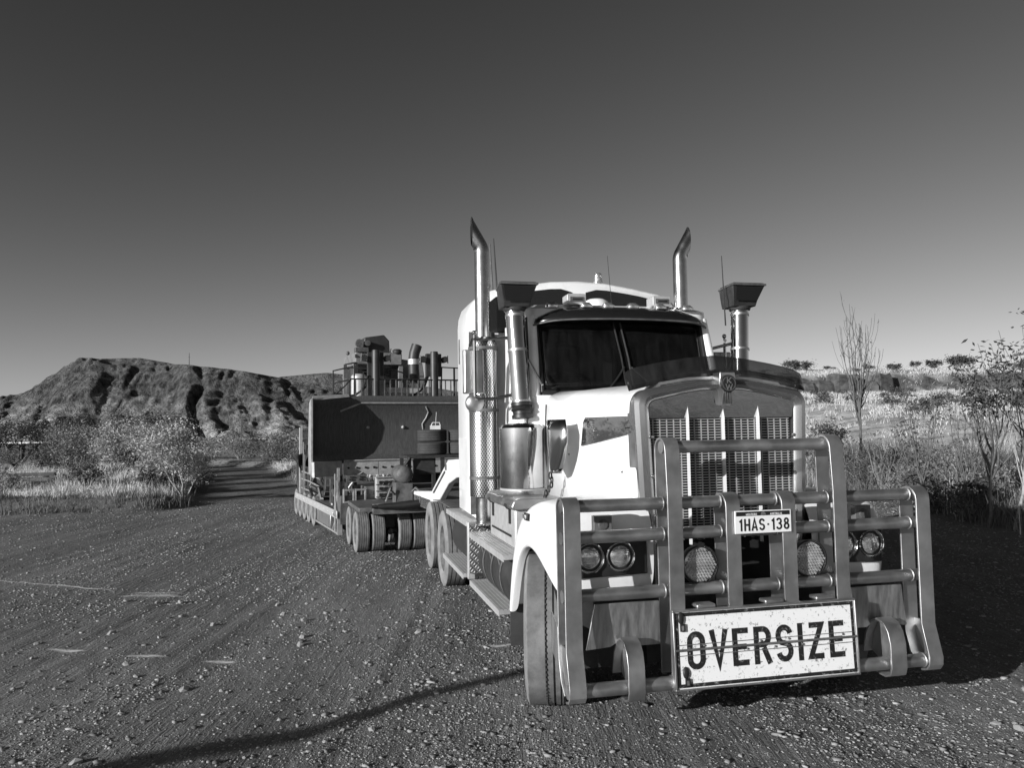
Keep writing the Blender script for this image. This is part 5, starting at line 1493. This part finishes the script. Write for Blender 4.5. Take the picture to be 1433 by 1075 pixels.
# ------------------------------------------------------------------ the low loader
TL = thing('low_loader_trailer', 'wide low-loader trailer with pale side rail carrying the bulldozer', 'trailer', (-1.34, 14.0, 0), .40)
mb = MB(); mb.box(-1.78, 1.78, 0, 5.2, .41, .515); mb.box(-1.25, 1.25, 5.2, 8.4, .41, .515); mb.box(-1.2, 1.2, .2, 8.4, .30, .41); mb.build('deck', M_steel, TL)
for s in (-1, 1):
    mb = MB(); a, b = sorted((s * 1.78, s * 1.80)); mb.box(a, b, -.02, 5.2, .40, .53)
    for k in range(10): mb.sphere((s * 1.801, .3 + .5 * k, .465), .014, 8, 5)
    mb.build('side_rail', M_plank, TL, bevel=.004)
    mb = MB(); a, b = sorted((s * 1.68, s * 1.77)); mb.box(a, b, .75, 2.25, .17, .395); mb.build('tool_locker', M_alu_dull, TL, bevel=.01)
    mb = MB(); a, b = sorted((s * 1.70, s * 1.78)); mb.box(a, b, .0, .06, .12, .42); mb.box(a, b, .05, 2.35, .13, .165); mb.tube([(s * 1.74, .3, .4), (s * 1.74, .6, .17)], .02, 6); mb.build('underrun_bar', M_galv, TL)
TW = tyre(.295, .20, .185, 'wheel', TL, (-1.66, 2.85, .29), n=28, ribs=4)
for i in range(5):
    for x in ((-1.66, -1.43, -1.02, -.80, 1.66, 1.43) if i < 2 else (-1.66, -1.43, 1.66)):
        if i == 0 and x == -1.66: continue
        copy_part(TW, TL, (x, 2.85 + .64 * i, .29), 0 if x < 0 else pi)
for i in range(5):
    mb = MB(); mb.cyl((-1.6, 2.85 + .64 * i, .29), (1.6, 2.85 + .64 * i, .29), .05, n=8); mb.build('axle', M_darksteel, TL)
# front bulkhead with valve gear
mb = MB(); mb.box(-1.74, 1.2, -.03, .05, .30, .78); mb.box(-1.3, 1.0, -.02, .4, .50, .92); mb.build('front_bulkhead', M_steel, TL, bevel=.006)
mb = MB()
for x in (-1.62, -1.42):
    for z0, z1 in ((.66, .69), (.86, .89)): mb.box(x - .08, x + .11, -.10, -.04, z0, z1)
    for xx in (x - .08, x + .085): mb.box(xx, xx + .025, -.099, -.041, .68, .87)
mb.build('step_frame', M_galv, TL, bevel=.003)
mb = MB(); rng = random.Random(3)
mb.box(-1.15, -.55, -.22, -.04, .72, 1.08)
mb.cur = 1
for r in range(3):
    for k in range(6): mb.box(-1.12 + k * .095, -1.06 + k * .095, -.26, -.21, .76 + r * .105, .81 + r * .105)
mb.cur = 2
for k in range(5): mb.sphere((-1.05 + .1 * k, -.235, .97), .028, 8, 6)
for z in (.74, .84, .95, 1.06): mb.box(-1.17, -.53, -.235, -.215, z, z + .014)
mb.cur = 1
for k in range(7): x = -1.1 + .09 * k; mb.tube([(x, -.25, .76), (x + .05, -.33, .66), (x + .1, -.28, .56), (x + .16, -.2, .52)], .011, 5)
mb.build('valve_bank', [M_plank, M_black, M_steel], TL)
mb = MB(); mb.box(-1.62, -1.28, .0, .12, 1.0, 1.12); mb.cur = 1
for x in (-1.55, -1.38): mb.box(x - .03, x + .03, -.02, .01, 1.03, 1.06); mb.box(x - .02, x + .04, -.02, .01, 1.075, 1.10)
mb.build('number_block', [M_steel, M_black], TL)
# posts, chains and straps near the front left corner
for x, y, h in ((-1.76, .02, .75), (-1.74, 4.2, .9), (-1.74, 4.6, .65)):
    mb = MB(); mb.box(x - .022, x + .022, y - .022, y + .022, .5, .5 + h); mb.build('stanchion', M_galv, TL)
mb = MB()
for z in (.66, .86, 1.02): mb.tube([(-1.74, 4.6, z), (-1.70, 3.7, z - .02), (-1.6, 3.0, z - .1)], .018, 6)
mb.build('guard_rail', M_galv, TL)
def flag(x, y, z, m, seed, w=.42, h=.44):
    r = random.Random(seed); mb = MB(); rows = []
    for i in range(9):
        t = i / 8; rows.append([(x + w * j / 6 * (1 - .55 * t) + .05 * sin(3 * t + j), y + .07 * sin(j * 1.7 + 2 * t + seed), z - h * t - .10 * (j / 6) * (1 - t) - .02 * j * t) for j in range(7)])
    mb.grid(rows); f = mb.build('flag', m, TL, solid=.004, sharp=80)
    mb = MB(); mb.cyl((x - .01, y, z - h * 1.5), (x - .01, y, z + .05), .012, n=6); mb.build('flag_pole', M_galv, f)
flag(-1.70, 4.5, 1.62, M_flagdark, 1); flag(-1.66, 3.7, 1.38, M_flag, 2, .40, .62); flag(-1.80, .06, 1.10, M_flag, 4, .14, .62); flag(-1.68, 4.6, 1.45, M_flagdark, 5, -.25, .35)
mb = MB(); rng = random.Random(11)
for k in range(16):
    x = -1.68 + .5 * rng.random(); y = .5 + 2.6 * rng.random(); q = [(x, y, .53)]
    for j in range(4): q.append((q[-1][0] + rng.uniform(-.12, .14), q[-1][1] + rng.uniform(-.2, .2), max(.54, q[-1][2] + rng.uniform(-.05, .22))))
    mb.cur = k % 3; mb.tube(q, .022 + .014 * rng.random(), 6)
for k in range(6):
    mb.cur = k % 3; x = -1.62 + .09 * k; mb.box(x, x + .05, 1.6, 1.68, .52, .98 + .04 * (k % 3))
mb.build('chain_heap', [M_steel, M_galv, M_black], TL)
# loading ramp folded upright at the tail
for x in (-1.50, 1.50):
    mb = MB(); mb.box(x - .21, x - .15, 5.1, 5.22, .5, 2.0); mb.box(x + .15, x + .21, 5.1, 5.22, .5, 2.0)
    rp = mb.build('loading_ramp', M_plank, TL)
    for k in range(7):
        mb = MB(); mb.box(x - .15, x + .15, 5.08, 5.18, .62 + .22 * k, .67 + .22 * k); mb.build('ramp_rung', M_steel, rp)
    mb = MB(); mb.box(x - .15, x + .15, 5.19, 5.21, .5, 1.98); mb.build('ramp_plate', M_plank, rp)

# ------------------------------------------------------------------ the bulldozer on the low loader
DZ = thing('bulldozer', 'big dark-bladed bulldozer standing on the low loader behind the truck', 'bulldozer', (-1.34, 14.0, .515), .40)
Z = -.515
def bl_sec(x, y, top):   # blade profile: slightly hollow
    return [(x, y - .06, 1.28 + Z), (x, y + .05, 1.45 + Z), (x, y + .11, 1.7 + Z), (x, y + .13, 1.95 + Z), (x, y + .09, 2.2 + Z), (x, y + .02, 2.4 + Z), (x, y - .07, top + Z)]
mb = MB(); mb.grid([bl_sec(-1.98, 1.43, 2.50), bl_sec(-1.45, 1.70, 2.53), bl_sec(-1.42, 1.71, 2.53), bl_sec(-1.0, 1.72, 2.56), bl_sec(1.0, 1.72, 2.56), bl_sec(1.42, 1.71, 2.53), bl_sec(1.45, 1.70, 2.53), bl_sec(1.98, 1.43, 2.50)])
BLD = mb.build('blade', M_blade, DZ, solid=.03, sharp=25); BLD.modifiers['solid'].offset = 0
mb = MB(); mb.tube([(-1.40, 1.765, 2.27 + Z), (-1.0, 1.715, 2.43 + Z), (1.0, 1.715, 2.43 + Z), (1.40, 1.765, 2.27 + Z)], .022, 6); mb.build('spill_bead', M_bladeedge, BLD)
mb = MB(); mb.tube([(-1.36, 1.63, 1.315 + Z), (1.36, 1.63, 1.315 + Z)], .018, 6); mb.build('edge_bead', M_bladeedge, BLD)
mb = MB(); mb.prism([(-1.98, 1.36, 2.46 + Z), (-1.25, 1.62, 2.54 + Z), (-1.25, 1.68, 2.58 + Z), (-1.98, 1.44, 2.53 + Z)], (0, .06, .02)); mb.build('top_lip', M_bladeedge, BLD)
for x0, x1 in ((-1.36, -.70), (-.69, -.01), (.01, .69), (.70, 1.36)):
    mb = MB(); mb.prism([(x0, 1.60, 1.04 + Z), (x1, 1.60, 1.04 + Z), (x1, 1.64, 1.30 + Z), (x0, 1.64, 1.30 + Z)], (0, .05, 0)); mb.cur = 1
    for k in range(4): mb.cyl((x0 + (x1 - x0) * (k + .5) / 4, 1.60, 1.18 + Z), (x0 + (x1 - x0) * (k + .5) / 4, 1.63, 1.18 + Z), .022, n=8)
    mb.build('cutting_edge', [M_bladeedge, M_black], BLD)
for s in (-1, 1):
    mb = MB(); mb.prism([(s * 1.40, 1.60, 1.04 + Z), (s * 1.98, 1.18, 1.04 + Z), (s * 1.98, 1.22, 1.32 + Z), (s * 1.40, 1.64, 1.32 + Z)], (s * .04, .05, 0)); mb.build('end_bit', M_bladeedge, BLD)
    mb = MB(); mb.prism([(s * 1.985, 1.34, 1.10 + Z), (s * 1.985, 1.65, 1.10 + Z), (s * 1.985, 1.72, 1.7 + Z), (s * 1.985, 1.6, 2.42 + Z), (s * 1.985, 1.34, 2.50 + Z)], (s * .03, 0, 0)); mb.build('end_plate', M_bladeedge, BLD)
mb = MB(); mb.tube([(.30 + .06 * sin(k * 1.4), 1.735 + .10 * sin(pi * k / 9), 2.36 - .115 * k + Z) for k in range(10)], .012, 6); mb.build('loose_cable', M_bladeedge, BLD)
mb = MB()
for x, z in ((-.85, 1.95), (-.15, 1.95), (-.12, 1.55), (.6, 1.9)):
    mb = MB(); mb.sphere((x, 1.825, z + Z), .035, 10, 6); mb.build('wear_bolt', M_bladeedge, BLD)
# tracks
for s in (-1, 1):
    mb = MB(); P = []
    for k in range(13): a = pi / 2 + pi * k / 12; P.append((2.9 + .48 * cos(a) * 1.0, .5 + .48 * sin(a)))
    for k in range(13): a = -pi / 2 + pi * k / 12; P.append((6.2 + .48 * cos(a), .5 + .48 * sin(a)))
    mb.prism([(s * 1.0, y, z) for y, z in P], (s * .55, 0, 0)); tk = mb.build('track', M_darksteel, DZ)
    n = len(P); tot = []
    for i in range(n):
        a = Vector(P[i]); b = Vector(P[(i + 1) % n]); m = max(1, int((b - a).length / .2))
        for j in range(m): tot.append((a.lerp(b, j / m), (b - a).normalized()))
    for q, d in tot:
        mb = MB(); R = Matrix.Rotation(atan2(d.y, d.x), 3, 'X'); nrm = Vector((0, d.y, -d.x))
        mb.obox(Vector((s * 1.275, q.x, q.y)) + nrm * .03, (.60, .15, .05), R); mb.build('track_shoe', M_steel, tk, smooth=False)
    mb = MB(); mb.box(*sorted((s * .98, s * 1.15)), 1.75, 4.6, .42, .66); mb.build('push_arm', M_dozer, DZ, bevel=.01)
# body
mb = MB(); mb.box(-.72, .72, 2.7, 6.3, .55, 1.35); mb.prism([(-.62, 2.55, 1.2), (.62, 2.55, 1.2), (.60, 2.55, 2.05), (-.60, 2.55, 2.05)], (0, 1.5, 0)); mb.build('engine_housing', M_dozer, DZ, bevel=.02)
mb = MB(); mb.box(-.55, .55, 2.52, 2.55, 1.25, 2.0); mb.build('radiator_guard', M_darksteel, DZ)
mb = MB(); mb.box(-1.25, 1.35, 2.05, 2.2, 1.96, 2.02); mb.build('blade_top_beam', M_dozerdark, DZ)
for x in (-.58, .66):
    mb = MB(); mb.lathe([(1.6, .085), (2.98, .085), (3.02, .075), (3.03, 0)], (x, 2.30, 0), n=18); mb.box(x - .15, x + .17, 2.34, 2.46, 2.50, 2.98)
    lc = mb.build('lift_cylinder', M_dozerdark, DZ)
    for k in (-1, 1):
        mb = MB(); mb.cyl((x + k * .24, 2.28, 2.86), (x + k * .24, 2.40, 2.86), .065, n=14); mb.tube([(x + k * .15, 2.4, 2.80), (x + k * .24, 2.36, 2.80), (x + k * .30, 2.3, 2.94), (x + k * .30, 2.3, 2.78)], .012, 5); mb.build('work_lamp', M_dozerdark, lc)
    mb = MB(); mb.tube([(x - .10, 2.42, 2.5), (x - .16, 2.5, 2.28), (x - .34, 2.6, 2.12), (x - .6, 2.6, 2.08)], .02, 6); mb.tube([(x - .14, 2.42, 2.5), (x - .24, 2.5, 2.2), (x - .5, 2.65, 2.05)], .02, 6); mb.build('hydraulic_hose', M_black, lc)
# guard rail along the top of the blade frame
mb = MB(); mb.tube([(-1.45, 2.15, 2.08), (-1.22, 2.2, 2.28), (-1.1, 2.25, 2.42), (1.25, 2.25, 2.42), (1.36, 2.3, 2.40), (1.38, 2.3, 2.05)], .016, 6)
mb.tube([(.9, 2.6, 2.05), (.92, 2.6, 2.72), (1.6, 2.6, 2.70), (1.5, 2.6, 2.45), (1.5, 2.6, 2.05)], .02, 6); mb.tube([(1.2, 2.6, 2.05), (1.2, 2.6, 2.71)], .02, 6)
for h in (.35, .62): mb.tube([(-1.25, 3.4, 1.9), (-1.25, 3.4, 2.05 + h), (-.95, 3.3, 2.12 + h), (-.55, 3.3, 2.1 + h)], .018, 6)
mb.tube([(-.9, 2.9, 2.0), (-.9, 2.9, 2.78), (-.45, 2.9, 2.78), (-.45, 2.9, 2.0)], .02, 6); mb.tube([(-.7, 2.95, 2.0), (-.7, 2.95, 2.62), (-.4, 2.95, 2.62)], .02, 6)
HR = mb.build('handrail', M_dozerdark, DZ)
for k in range(21):
    x = -1.12 + .118 * k
    mb = MB(); mb.box(x - .011, x + .011, 2.24, 2.262, 2.0, 2.42); mb.build('rail_post', M_steel, HR, smooth=False)
# cab
mb = MB(); mb.rings([[(x, y, z) for x, y in ((-.70, 3.9), (.40, 3.9), (.40, 5.2), (-.70, 5.2))] for z in (1.7, 2.0)]); mb.build('cab', M_dozer, DZ, bevel=.02)
mb = MB(); mb.rings([[(x, y, z) for x, y in ((-.68, 3.85), (.38, 3.85), (.38, 5.2), (-.68, 5.2))] for z in (2.86, 3.14)])
mb.build('cab_roof', M_dozer, DZ, bevel=.02)
for x, y in ((-.66, 3.93), (.36, 3.93), (-.66, 5.15), (.36, 5.15), (-.12, 3.93)):
    mb = MB(); mb.box(x - .045, x + .045, y - .045, y + .045, 2.0, 2.86); mb.build('cab_pillar', M_dozer, DZ)
mb = MB(); mb.box(-.62, .33, 3.96, 5.1, 2.0, 2.86); mb.build('cab_glass', M_blackgloss, DZ)
mb = MB(); mb.lathe([(2.0, .17), (2.55, .17), (2.6, .12)], (-.72, 3.3, 0), n=16); mb.build('filter_pot', M_plank, DZ)
mb = MB(); mb.lathe([(2.0, .12), (2.42, .12), (2.46, .06)], (.52, 3.5, 0), n=16); mb.build('filter_pot', M_plank, DZ)
mb = MB(); mb.lathe([(1.9, .10), (2.85, .10), (2.87, .04)], (-.30, 3.2, 0), n=16); mb.build('muffler', M_dozer, DZ, sharp=50)
mb = MB(); mb.prism([(-.50, 3.9, 3.14), (.12, 3.9, 3.05), (.10, 3.9, 3.42), (-.02, 3.9, 3.55), (-.46, 3.9, 3.48)], (0, .5, 0)); mb.build('air_cleaner_box', M_dozerdark, DZ, bevel=.02)
mb = MB(); mb.box(-.68, -.40, 3.8, 4.0, 3.14, 3.24); mb.cyl((-.60, 3.78, 3.34), (-.60, 3.9, 3.34), .085, n=14); mb.cyl((-.42, 3.78, 3.34), (-.42, 3.9, 3.34), .065, n=12); mb.sphere((-.86, 3.8, 3.10), .045, 10, 6)
mb.tube([(-.68, 3.85, 2.9), (-.92, 3.8, 2.85), (-.92, 3.8, 2.6)], .02, 6); mb.box(-.95, -.88, 3.78, 3.82, 2.55, 2.85); mb.build('roof_lamps', M_steel, DZ)
mb = MB(); mb.box(.40, .95, 4.0, 5.4, 1.8, 2.62); mb.prism([(.40, 4.0, 2.62), (.95, 4.0, 2.62), (.90, 4.0, 2.95), (.40, 4.0, 3.02)], (0, 1.2, 0)); mb.build('rear_canopy', M_dozer, DZ, bevel=.015)
mb = MB(); mb.tube([(.66, 3.6, 1.9), (.60, 3.6, 2.3), (.58, 3.6, 2.86)], [.15, .13, .12], 14); mb.cur = 1; mb.cyl((.58, 3.6, 2.86), (.58, 3.6, 2.98), .13, n=14); mb.cur = 0; mb.tube([(.58, 3.6, 2.98), (.60, 3.6, 3.12), (.66, 3.6, 3.30)], [.12, .12, .12], 14); mb.build('exhaust_stack', [M_dozerdark, M_plank], DZ)
mb = MB(); mb.lathe([(3.02, .03), (3.10, .05), (3.14, .10), (3.20, .11), (3.23, .07)], (.28, 3.9, 0), n=14); mb.tube([(.28, 3.9, 3.05), (.12, 3.9, 3.16), (.14, 3.9, 3.24)], .012, 5); mb.build('precleaner', M_dozerdark, DZ)
mb = MB(); mb.box(-.2, .9, 3.4, 3.46, 1.98, 2.2); mb.box(-.1, .85, 3.30, 3.42, 2.2, 2.32); mb.build('bonnet_side', M_plank, DZ)
mb = MB(); mb.tube([(-.45, 3.3, 2.0), (-.38, 3.3, 2.5), (-.15, 3.3, 2.75), (.30, 3.4, 2.65), (.45, 3.4, 2.2)], .018, 6); mb.tube([(.0, 3.4, 2.0), (.02, 3.4, 2.4), (.2, 3.4, 2.5), (.38, 3.4, 2.4)], .018, 6); mb.build('pipework', M_steel, DZ)

# ------------------------------------------------------------------ things farther off
def gz(x, y): return float(H(x, y))
CN = thing('shipping_container', 'dark open-sided container with pale roof edge among the trees at the far left', 'container', (-34.2, 54.5, gz(-34.2, 54.5)), .1)
mb = MB(); mb.box(-1.6, 1.6, 0, 1.8, 0, .15); mb.box(-1.6, 1.6, 1.7, 1.8, .15, 1.25); mb.box(-1.6, -1.5, 0, 1.7, .15, 1.25); mb.box(1.5, 1.6, 0, 1.7, .15, 1.25); mb.build('wall', M_darksteel, CN)
mb = MB(); mb.box(-1.65, 1.65, -.05, 1.85, 1.25, 1.36); mb.build('roof', M_plank, CN)
for x in (-.9, 0., .9):
    mb = MB(); mb.box(x - .05, x + .05, -.02, .05, .15, 1.25); mb.build('post', M_darksteel, CN)
for x in (-1.2, -.45, .45, 1.2):
    mb = MB(); mb.box(x - .28, x + .28, .1, .14, .15, 1.15); mb.build('door_panel', M_darksteel, CN)
DR = thing('steel_drum', 'dark rusty drum standing in the pale grass between two trees', 'drum', (-12.76, 28.6, gz(-12.76, 28.6) - .02), .3)
mb = MB(); mb.lathe([(0, .19), (.02, .20), (.18, .195), (.20, .205), (.22, .195), (.38, .195), (.40, .205), (.42, .195), (.58, .20), (.60, .19)], (0, 0, 0), n=20); mb.build('shell', M_timber, DR)
mb = MB(); mb.lathe([(.585, .18), (.59, .18), (.592, 0)], (0, 0, 0), n=20); mb.build('lid', M_darksteel, DR)
for i, (x, y, rz, L, lab) in enumerate(((-16.6, 27.1, .15, 1.5, 'dark squared sleeper lying in the pale grass left of the middle trees'), (-13.6, 28.2, -.25, 1.6, 'pale fallen branch lying flat beside the steel drum'), (-19.6, 24.9, .3, 1.0, 'short broken log at the yard edge on the far left'))):
    mb = MB()
    if i == 0: mb.box(-L / 2, L / 2, -.12, .12, 0, .14); mb.box(-L / 2, L / 2, -.12, .1, .17, .29); mb.box(-.5, -.4, -.1, .1, .14, .17); mb.box(.4, .5, -.1, .1, .14, .17)
    else: mb.tube([(-L / 2, 0, .06), (-.2, .06, .10), (.2, .02, .08), (L / 2, .1, .12)], [.07, .06, .055, .03], 8); mb.tube([(.1, .03, .09), (.35, -.2, .2), (.5, -.3, .22)], [.04, .03, .015], 6)
    o = mb.build('timber_baulk' if i == 0 else 'fallen_branch', M_timber if i != 1 else M_barkpale, None, bevel=.01 if i == 0 else 0); o.location = (x, y, gz(x, y) + .12); o.rotation_euler = (0, 0, rz)
    tag(o, lab, 'timber' if i == 0 else 'branch')
SR = thing('scrap_machine', 'dark wrecked machine parts with a wheel rim in the grass at the left edge', 'scrap', (-22.7, 34.9, gz(-22.7, 34.9)), .2)
mb = MB(); mb.box(-.7, .5, -.2, .3, .2, .35); mb.tube([(-.6, 0, .3), (-.2, 0, .75), (.4, 0, .5)], .05, 6); mb.tube([(.2, .1, .3), (.7, .0, .7)], .04, 6); mb.build('frame', M_darksteel, SR)
for x in (-.5, .3):
    mb = MB(); mb.lathe([(-.06, .12), (-.06, .26), (-.03, .28), (.03, .28), (.06, .26), (.06, .12)], (x, -.2, .28), (0, 1, 0), 18, False); mb.build('wheel_rim', M_steel, SR)
SH = thing('long_shed', 'far low shed with a long white roof at the foot of the mountain', 'shed', (-51.0, 172, .3), .12)
mb = MB(); mb.box(-9, 9, 0, 6, -1.5, 1.2); mb.build('wall', M_steel, SH)
mb = MB(); mb.prism([(-9.5, -.6, 1.1), (-9.5, 3, 1.5), (-9.5, 6.6, 1.1), (-9.5, 6.6, 1.2), (-9.5, 3, 1.6), (-9.5, -.6, 1.2)], (19, 0, 0)); mb.build('roof', M_roofwhite, SH)
for k in range(4):
    mb = MB(); x = -7 + 4.6 * k; mb.box(x - 1.2, x + 1.2, -.06, .0, -1, .7); mb.build('door', M_darksteel, SH)
SH2 = thing('long_shed', 'small shed with a bright white roof showing just left of the trailer ramp', 'shed', (-36.5, 128, .3), .1)
mb = MB(); mb.box(-3.4, 3.4, 0, 5, -1, 1.0); mb.build('wall', M_steel, SH2)
mb = MB(); mb.prism([(-3.6, -.4, .95), (-3.6, 2.5, 1.5), (-3.6, 5.4, .95)], (7.2, 0, 0)); mb.build('roof', M_roofwhite, SH2)
SP = MB(); SP.rings([[(-3.6 * k + 0, 0, 0) for k in ()] or [(4.2 * cos(a), 3 * sin(a), 0) for a in [2 * pi * i / 14 for i in range(14)]], [(2.3 * cos(a), 1.6 * sin(a), 1.7) for a in [2 * pi * i / 14 for i in range(14)]], [(.4 * cos(a), .3 * sin(a), 3.0) for a in [2 * pi * i / 14 for i in range(14)]]])
o = SP.build('spoil_heap', M_steel, None, sharp=80); o.location = (-42.5, 155, .5); tag(o, 'cone-shaped heap of spoil behind the white shed', 'heap')
MS = thing('radio_mast', 'thin radio mast standing on the crest of the mountain', 'mast', (-292, 705, 66.5), 0)
mb = MB(); mb.tube([(0, 0, 0), (0, 0, 13)], [.45, .25], 6); mb.build('pole', M_darksteel, MS)
mb = MB(); mb.box(-1.0, 1.0, -.1, .1, 9, 9.3); mb.build('cross_arm', M_darksteel, MS)
PP = thing('power_pole', 'far thin pole standing in front of the mountain left of the trailer ramp', 'pole', (-48.5, 140, gz(-48.5, 140)), 0)
mb = MB(); mb.tube([(0, 0, 0), (0, 0, 5.2)], [.14, .10], 8); mb.build('shaft', M_timber, PP)
mb = MB(); mb.box(-.7, .7, -.05, .05, 4.7, 4.85); mb.build('cross_arm', M_timber, PP)
# a bent dead trunk out of the picture on the left: its shadow crosses the gravel in front of the truck
mb = MB(); mb.tube([(-8.70, -.25, -.1), (-8.80, -.85, 1.0), (-8.87, -1.32, 2.0), (-8.93, -1.62, 2.4), (-8.98, -1.97, 2.72), (-9.115, -1.98, 3.0), (-9.26, -2.25, 3.32)], [.13, .12, .11, .10, .085, .075, .06], 10)
o = mb.build('dead_trunk', M_barkpale, None); tag(o, 'bent leafless trunk standing out of view at the left, throwing the long thin shadow', 'tree')

# ------------------------------------------------------------------ the ground close by: dust lines, gravel and loose stones
def dust_line(pts, widths, seed):
    P = []
    for (a, b) in zip(pts[:-1], pts[1:]):
        n = max(2, int(math.hypot(b[0] - a[0], b[1] - a[1]) / .04))
        for i in range(n): P.append((a[0] + (b[0] - a[0]) * i / n, a[1] + (b[1] - a[1]) * i / n))
    P.append(pts[-1]); n = len(P); rows = []; cov = []
    for i, (x, y) in enumerate(P):
        q0, q1 = P[max(0, i - 1)], P[min(n - 1, i + 1)]; d = Vector((q1[0] - q0[0], q1[1] - q0[1])).normalized()
        t = i / (n - 1); w = float(np.interp(t, np.linspace(0, 1, len(widths)), widths)) * 2.0
        nn = Vector((-d.y, d.x)); row = []; ends = min(1, t * 6, (1 - t) * 6)
        for k in range(9):
            o = (k / 8 - .5) * w; xx, yy = x + nn.x * o, y + nn.y * o; row.append((xx, yy, gz(xx, yy) + .007))
            cov.append(.56 * max(0, 1 - abs(k - 4) / 4) ** .8 * (.55 + .45 * ends) * (.7 + .5 * float(vnoise(np.array(i * .13), np.array(seed * 1.0), 77))))
        rows.append(row)
    mb = MB(); mb.grid(rows); ob = mb.build('dust_line', M_dust, None, recalc=False)
    at = ob.data.attributes.new('cover', 'FLOAT', 'POINT'); at.data.foreach_set('value', np.array(cov, dtype=np.float32))
    return struct(ob)
dust_line([(-7.2, 10.4), (-6.58, 10.13), (-5.62, 9.72), (-4.84, 9.40), (-4.5, 9.15)], (.04, .05, .05, .03), 1)
dust_line([(-4.55, 9.02), (-4.3, 9.0), (-3.9, 8.97), (-3.7, 8.95)], (.05, .13, .20, .04), 2)
dust_line([(-4.4, 9.16), (-4.1, 9.12), (-3.75, 9.12)], (.04, .12, .05), 7)
dust_line([(-4.0, 6.78), (-3.8, 6.74), (-3.6, 6.70)], (.02, .09, .03), 3)
dust_line([(-3.25, 6.56), (-3.0, 6.52), (-2.82, 6.48)], (.02, .09, .03), 4)
dust_line([(-2.5, 6.36), (-2.35, 6.34), (-2.2, 6.30)], (.02, .09, .03), 5)
dust_line([(-.35, 6.75), (-.15, 6.72), (.02, 6.76)], (.02, .09, .03), 6)

def stones():
    rng = np.random.default_rng(21)
    # unit pebbles: a squashed, jittered octahedron with clipped corners
    base = np.array([(x, y, z) for x in (-.75, .75) for y in (-.75, .75) for z in (-.75, .75)], float)
    tri = np.array([(0, 1, 3), (0, 3, 2), (4, 6, 7), (4, 7, 5), (0, 4, 5), (0, 5, 1), (2, 3, 7), (2, 7, 6), (0, 2, 6), (0, 6, 4), (1, 5, 7), (1, 7, 3)])
    octa = np.array([(1, 0, 0), (-1, 0, 0), (0, 1, 0), (0, -1, 0), (0, 0, 1), (0, 0, -1)], float)
    otri = np.array([(0, 2, 4), (2, 1, 4), (1, 3, 4), (3, 0, 4), (2, 0, 5), (1, 2, 5), (3, 1, 5), (0, 3, 5)])
    for shape, tris, n, r0, r1, floor, s0 in ((base, tri, 42000, 2.6, 9.0, .25, .0034), (octa, otri, 62000, 3.0, 9.0, .5, .0026), (octa, otri, 60000, 9.0, 24.0, .35, .0045)):
        q = len(shape)
        r = r0 * (r1 / r0) ** rng.random(n); a = np.radians(-39 + 78 * rng.random(n))
        X = r * np.sin(a); Y = r * np.cos(a)
        dens = floor + (1 - floor) * ss(.40, .60, fbm(X * 1.1, Y * .55, 4, 81))
        k = (mound(X, Y) < .3) & (bank_s(X, Y) < .3) & (rng.random(n) < dens)
        X, Y, r = X[k], Y[k], r[k]; n = len(X)
        s = s0 + s0 * 2.2 * rng.random(n) ** 3.5 + (.016 * rng.random(n) ** 20 if q == 8 else s0 * 2 * rng.random(n) ** 9)
        s = s * (1 + .04 * np.clip(r - 5, 0, 20))
        V = shape[None] * (1 + .5 * (rng.random((n, q, 1)) - .5)) + .6 * (rng.random((n, q, 3)) - .5)
        V = V * (np.array([1.2, .9, .55]) * (.8 + .4 * rng.random((n, 1, 3)))) * s[:, None, None]
        th = rng.random(n) * 6.283; c, sn = np.cos(th), np.sin(th)
        x = V[:, :, 0] * c[:, None] - V[:, :, 1] * sn[:, None]; y = V[:, :, 0] * sn[:, None] + V[:, :, 1] * c[:, None]
        W = np.stack([x + X[:, None], y + Y[:, None], V[:, :, 2] + (H(X, Y) + s * .12)[:, None]], 2).reshape(-1, 3)
        F = (tris[None] + (np.arange(n) * q)[:, None, None]).reshape(-1, 3)
        stuff(mesh_np('gravel', W, F, M_stone))
    # bigger loose stones, each on its own
    first = []
    for q in range(6):
        bm = bmesh.new(); bmesh.ops.create_icosphere(bm, subdivisions=1, radius=1)
        for v in bm.verts:
            f = 1 + .85 * (float(vnoise(np.array(v.co.x * 1.6 + q * 9), np.array(v.co.y * 1.6 + v.co.z * 2.1), q)) - .5)
            v.co = Vector((v.co.x * f * 1.2, v.co.y * f * .9, v.co.z * f * .62))
        me = bpy.data.meshes.new('stone'); bm.to_mesh(me); bm.free(); me.materials.append(M_bigstone); first.append(me)
    i = 0
    while i < 150:
        rr = 3.4 * (11 / 3.4) ** float(rng.random()); aa = radians(-38 + 76 * float(rng.random()))
        x, y = rr * sin(aa), rr * cos(aa)
        lx, ly = (x - 1.457) * cos(.2266) + (y - 4.735) * sin(.2266), -(x - 1.457) * sin(.2266) + (y - 4.735) * cos(.2266)
        if abs(lx) < 1.5 and -.2 < ly < 8 or float(bank_s(np.array(x), np.array(y))) > 0: continue
        s = .015 + .026 * float(rng.random()) ** 3
        o = bpy.data.objects.new('stone', first[i % 6]); COL.objects.link(o)
        o.location = (x, y, gz(x, y) + s * .2); o.scale = (s, s, s); o.rotation_euler = (float(rng.random()) * .5, float(rng.random()) * .5, float(rng.random()) * 6.28)
        tag(o, 'pale loose stone lying on the dark gravel', 'stone', 'loose stones on the gravel')
        i += 1
stones()
